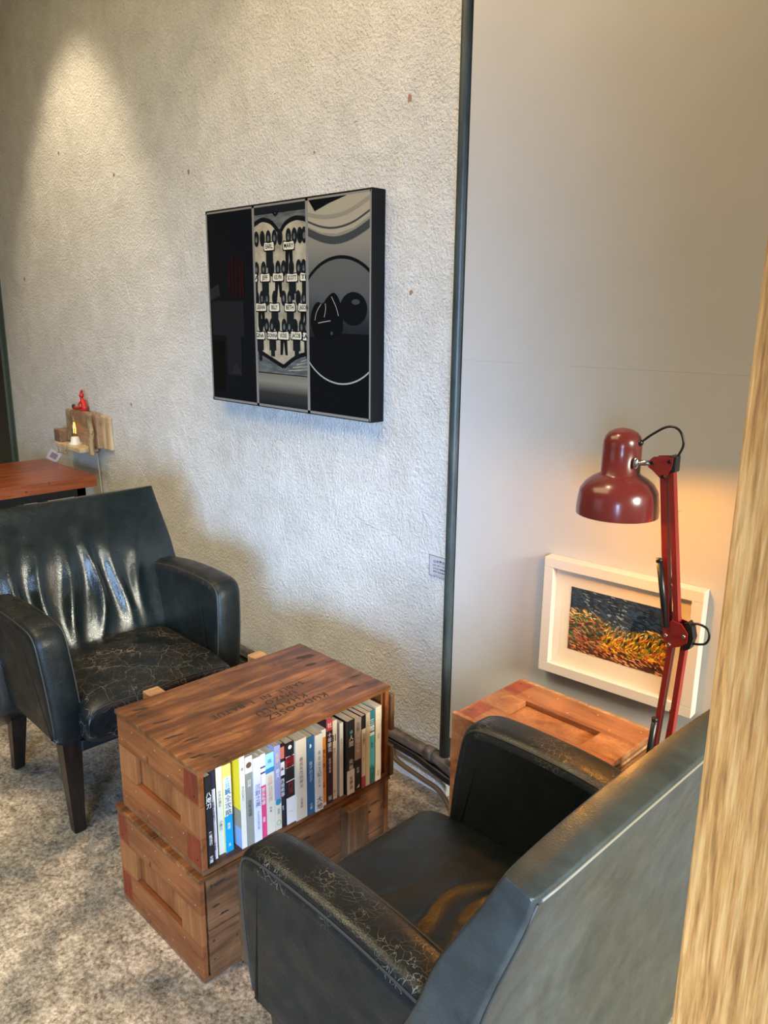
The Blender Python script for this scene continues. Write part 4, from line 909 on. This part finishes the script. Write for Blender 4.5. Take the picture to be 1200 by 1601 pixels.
bm = bmesh.new(); box(bm, -.165, .115, -.115, -.02, -.022, 0.0, bev=.003); mesh_obj('shelf', bm, M_wlamp1, wl)
bm = bmesh.new(); box(bm, -.205, -.135, -.10, -.03, .0, .062, bev=.003); mesh_obj('wood_block', bm, M_wlamp2, wl)
bm = bmesh.new(); lathe(bm, [(.032, 0), (.034, .006), (.024, .012), (.020, .034), (.017, .038), (0, .038)], (-.03, -.068, 0), 24); sk = mesh_obj('lamp_socket', bm, M_porc, wl)
bm = bmesh.new(); lathe(bm, [(.010, .038), (.012, .050), (.020, .070), (.022, .085), (.018, .105), (.008, .128), (.003, .140), (0, .142)], (-.03, -.068, 0), 24); mesh_obj('bulb', bm, M_pane, wl)
bm = bmesh.new(); tube(bm, [(-.040, -.068, .055), (-.041, -.068, .085), (-.033, -.068, .108), (-.027, -.068, .108), (-.019, -.068, .085), (-.020, -.068, .055)], .0020, 6); mesh_obj('filament', bm, M_fil, wl)
bm = bmesh.new(); tube(bm, [(.06, -.03, -.02), (.085, -.015, -.04), (.09, -.006, -.3), (.10, -.006, -.8)], .0035, 6); mesh_obj('power_cable', bm, mat('cream_cable', (.35, .33, .27), .6), wl)
tg = empty('price_tag', (-3.89, 1.60, .835), (0, 0, 0), 'small white paper tag hanging on a string from the wall lamp', 'tag')
bm = bmesh.new(); Mt = Matrix.Rotation(math.radians(38), 4, 'Y') ; box(bm, -.045, .045, -.0006, .0006, -.028, .028, M=Matrix.Translation((-.045, -.03, -.050)) @ Mt @ Matrix.Shear('XZ', 4, (0, 0))if False else Matrix.Translation((-.045, -.03, -.050)) @ Matrix.Rotation(math.radians(-35), 4, 'Y') @ Matrix.Rotation(math.radians(48), 4, 'X')); mesh_obj('tag_card', bm, mat('tag_paper', (.75, .70, .66), .6), tg)
bm = bmesh.new(); box(bm, -.022, .030, -.0010, -.0007, -.016, .016, M=Matrix.Translation((-.045, -.03, -.050)) @ Matrix.Rotation(math.radians(-35), 4, 'Y') @ Matrix.Rotation(math.radians(48), 4, 'X')); mesh_obj('printed_patch', bm, mat('tag_print', (.38, .30, .30), .6), tg)
bm = bmesh.new(); tube(bm, catmull([(.03, 0, .0), (.05, 0, -.03), (.01, -.02, -.025), (-.01, -.03, -.030)], 5), .0012, 5); tube(bm, catmull([(-.06, 0, .0), (-.05, 0, -.03), (-.01, -.03, -.030)], 5), .0012, 5); mesh_obj('tag_string', bm, M_brownpipe, tg)
bm = bmesh.new(); o_ = Vector((0, 0, 0))
tube(bm, catmull([(.012, 0, .0), (.018, 0, .020), (.006, 0, .045), (-.004, 0, .058), (-.004, 0, .068)], 5), [.016]*6+[.014]*6+[.009]*5+[.006]*4, 12)
tube(bm, catmull([(.015, 0, .008), (-.02, -.004, .011), (-.055, -.006, .008), (-.080, -.008, .010)], 4), .0062, 10)
tube(bm, catmull([(.002, -.010, .045), (-.012, -.014, .030), (-.004, -.014, .016)], 4), .004, 8)
ball(bm, (-.004, 0, .074), .0115, (1, 1, 1.05)); tube(bm, catmull([(-.006, 0, .080), (-.002, 0, .092), (.006, 0, .100), (.010, 0, .098)], 4), [.008]*4+[.005]*4+[.003]*5, 8)
fg = mesh_obj('figurine', bm, M_figure); fg.location = (-3.80, 1.68, 1.0155); tag(fg, 'small red seated elf-like figurine on top of the driftwood wall lamp', 'figurine')
bm = bmesh.new(); ball(bm, (-.086, -.008, .014), .010, (1.0, .8, 1.3)); mesh_obj('black_boot', bm, M_black, fg)

# ------------------------------------------------------------------ table at the left
tb_ = empty('side_table', (-3.80, 1.57, 0), (0, 0, 0), 'red-brown wooden table with a black steel frame behind the far armchair', 'table')
bm = bmesh.new()
for k in range(6):
    a = -.29+.59*k/6; box(bm, a, a+.59/6-.0006, -1.6, .015, .70, .75, bev=.0012)
mesh_obj('tabletop', bm, M_table, tb_)
bm = bmesh.new(); 
for x in (-.25, .21): box(bm, x, x+.04, -1.56, -.02, .655, .6995)
for y in (-1.56, -.06): box(bm, -.25, .25, y, y+.04, .655, .6995)
mesh_obj('steel_frame', bm, M_steel, tb_)
for x in (-.25, .21):
    for y in (-1.56, -.06):
        bm = bmesh.new(); box(bm, x, x+.04, y, y+.04, 0, .655, bev=.002); mesh_obj('leg', bm, M_steel, tb_)

# ------------------------------------------------------------------ wooden post at the right, its unseen width added to shade the board
bm = bmesh.new(); box(bm, -.213, .50, .56, .62, 0.0, 3.3, bev=.002)
post = mesh_obj('widened_wood_panel', bm, M_post); tag(post, 'pale oak panel widened out of view to shade the board, rising from floor to ceiling at the right edge', 'partition')
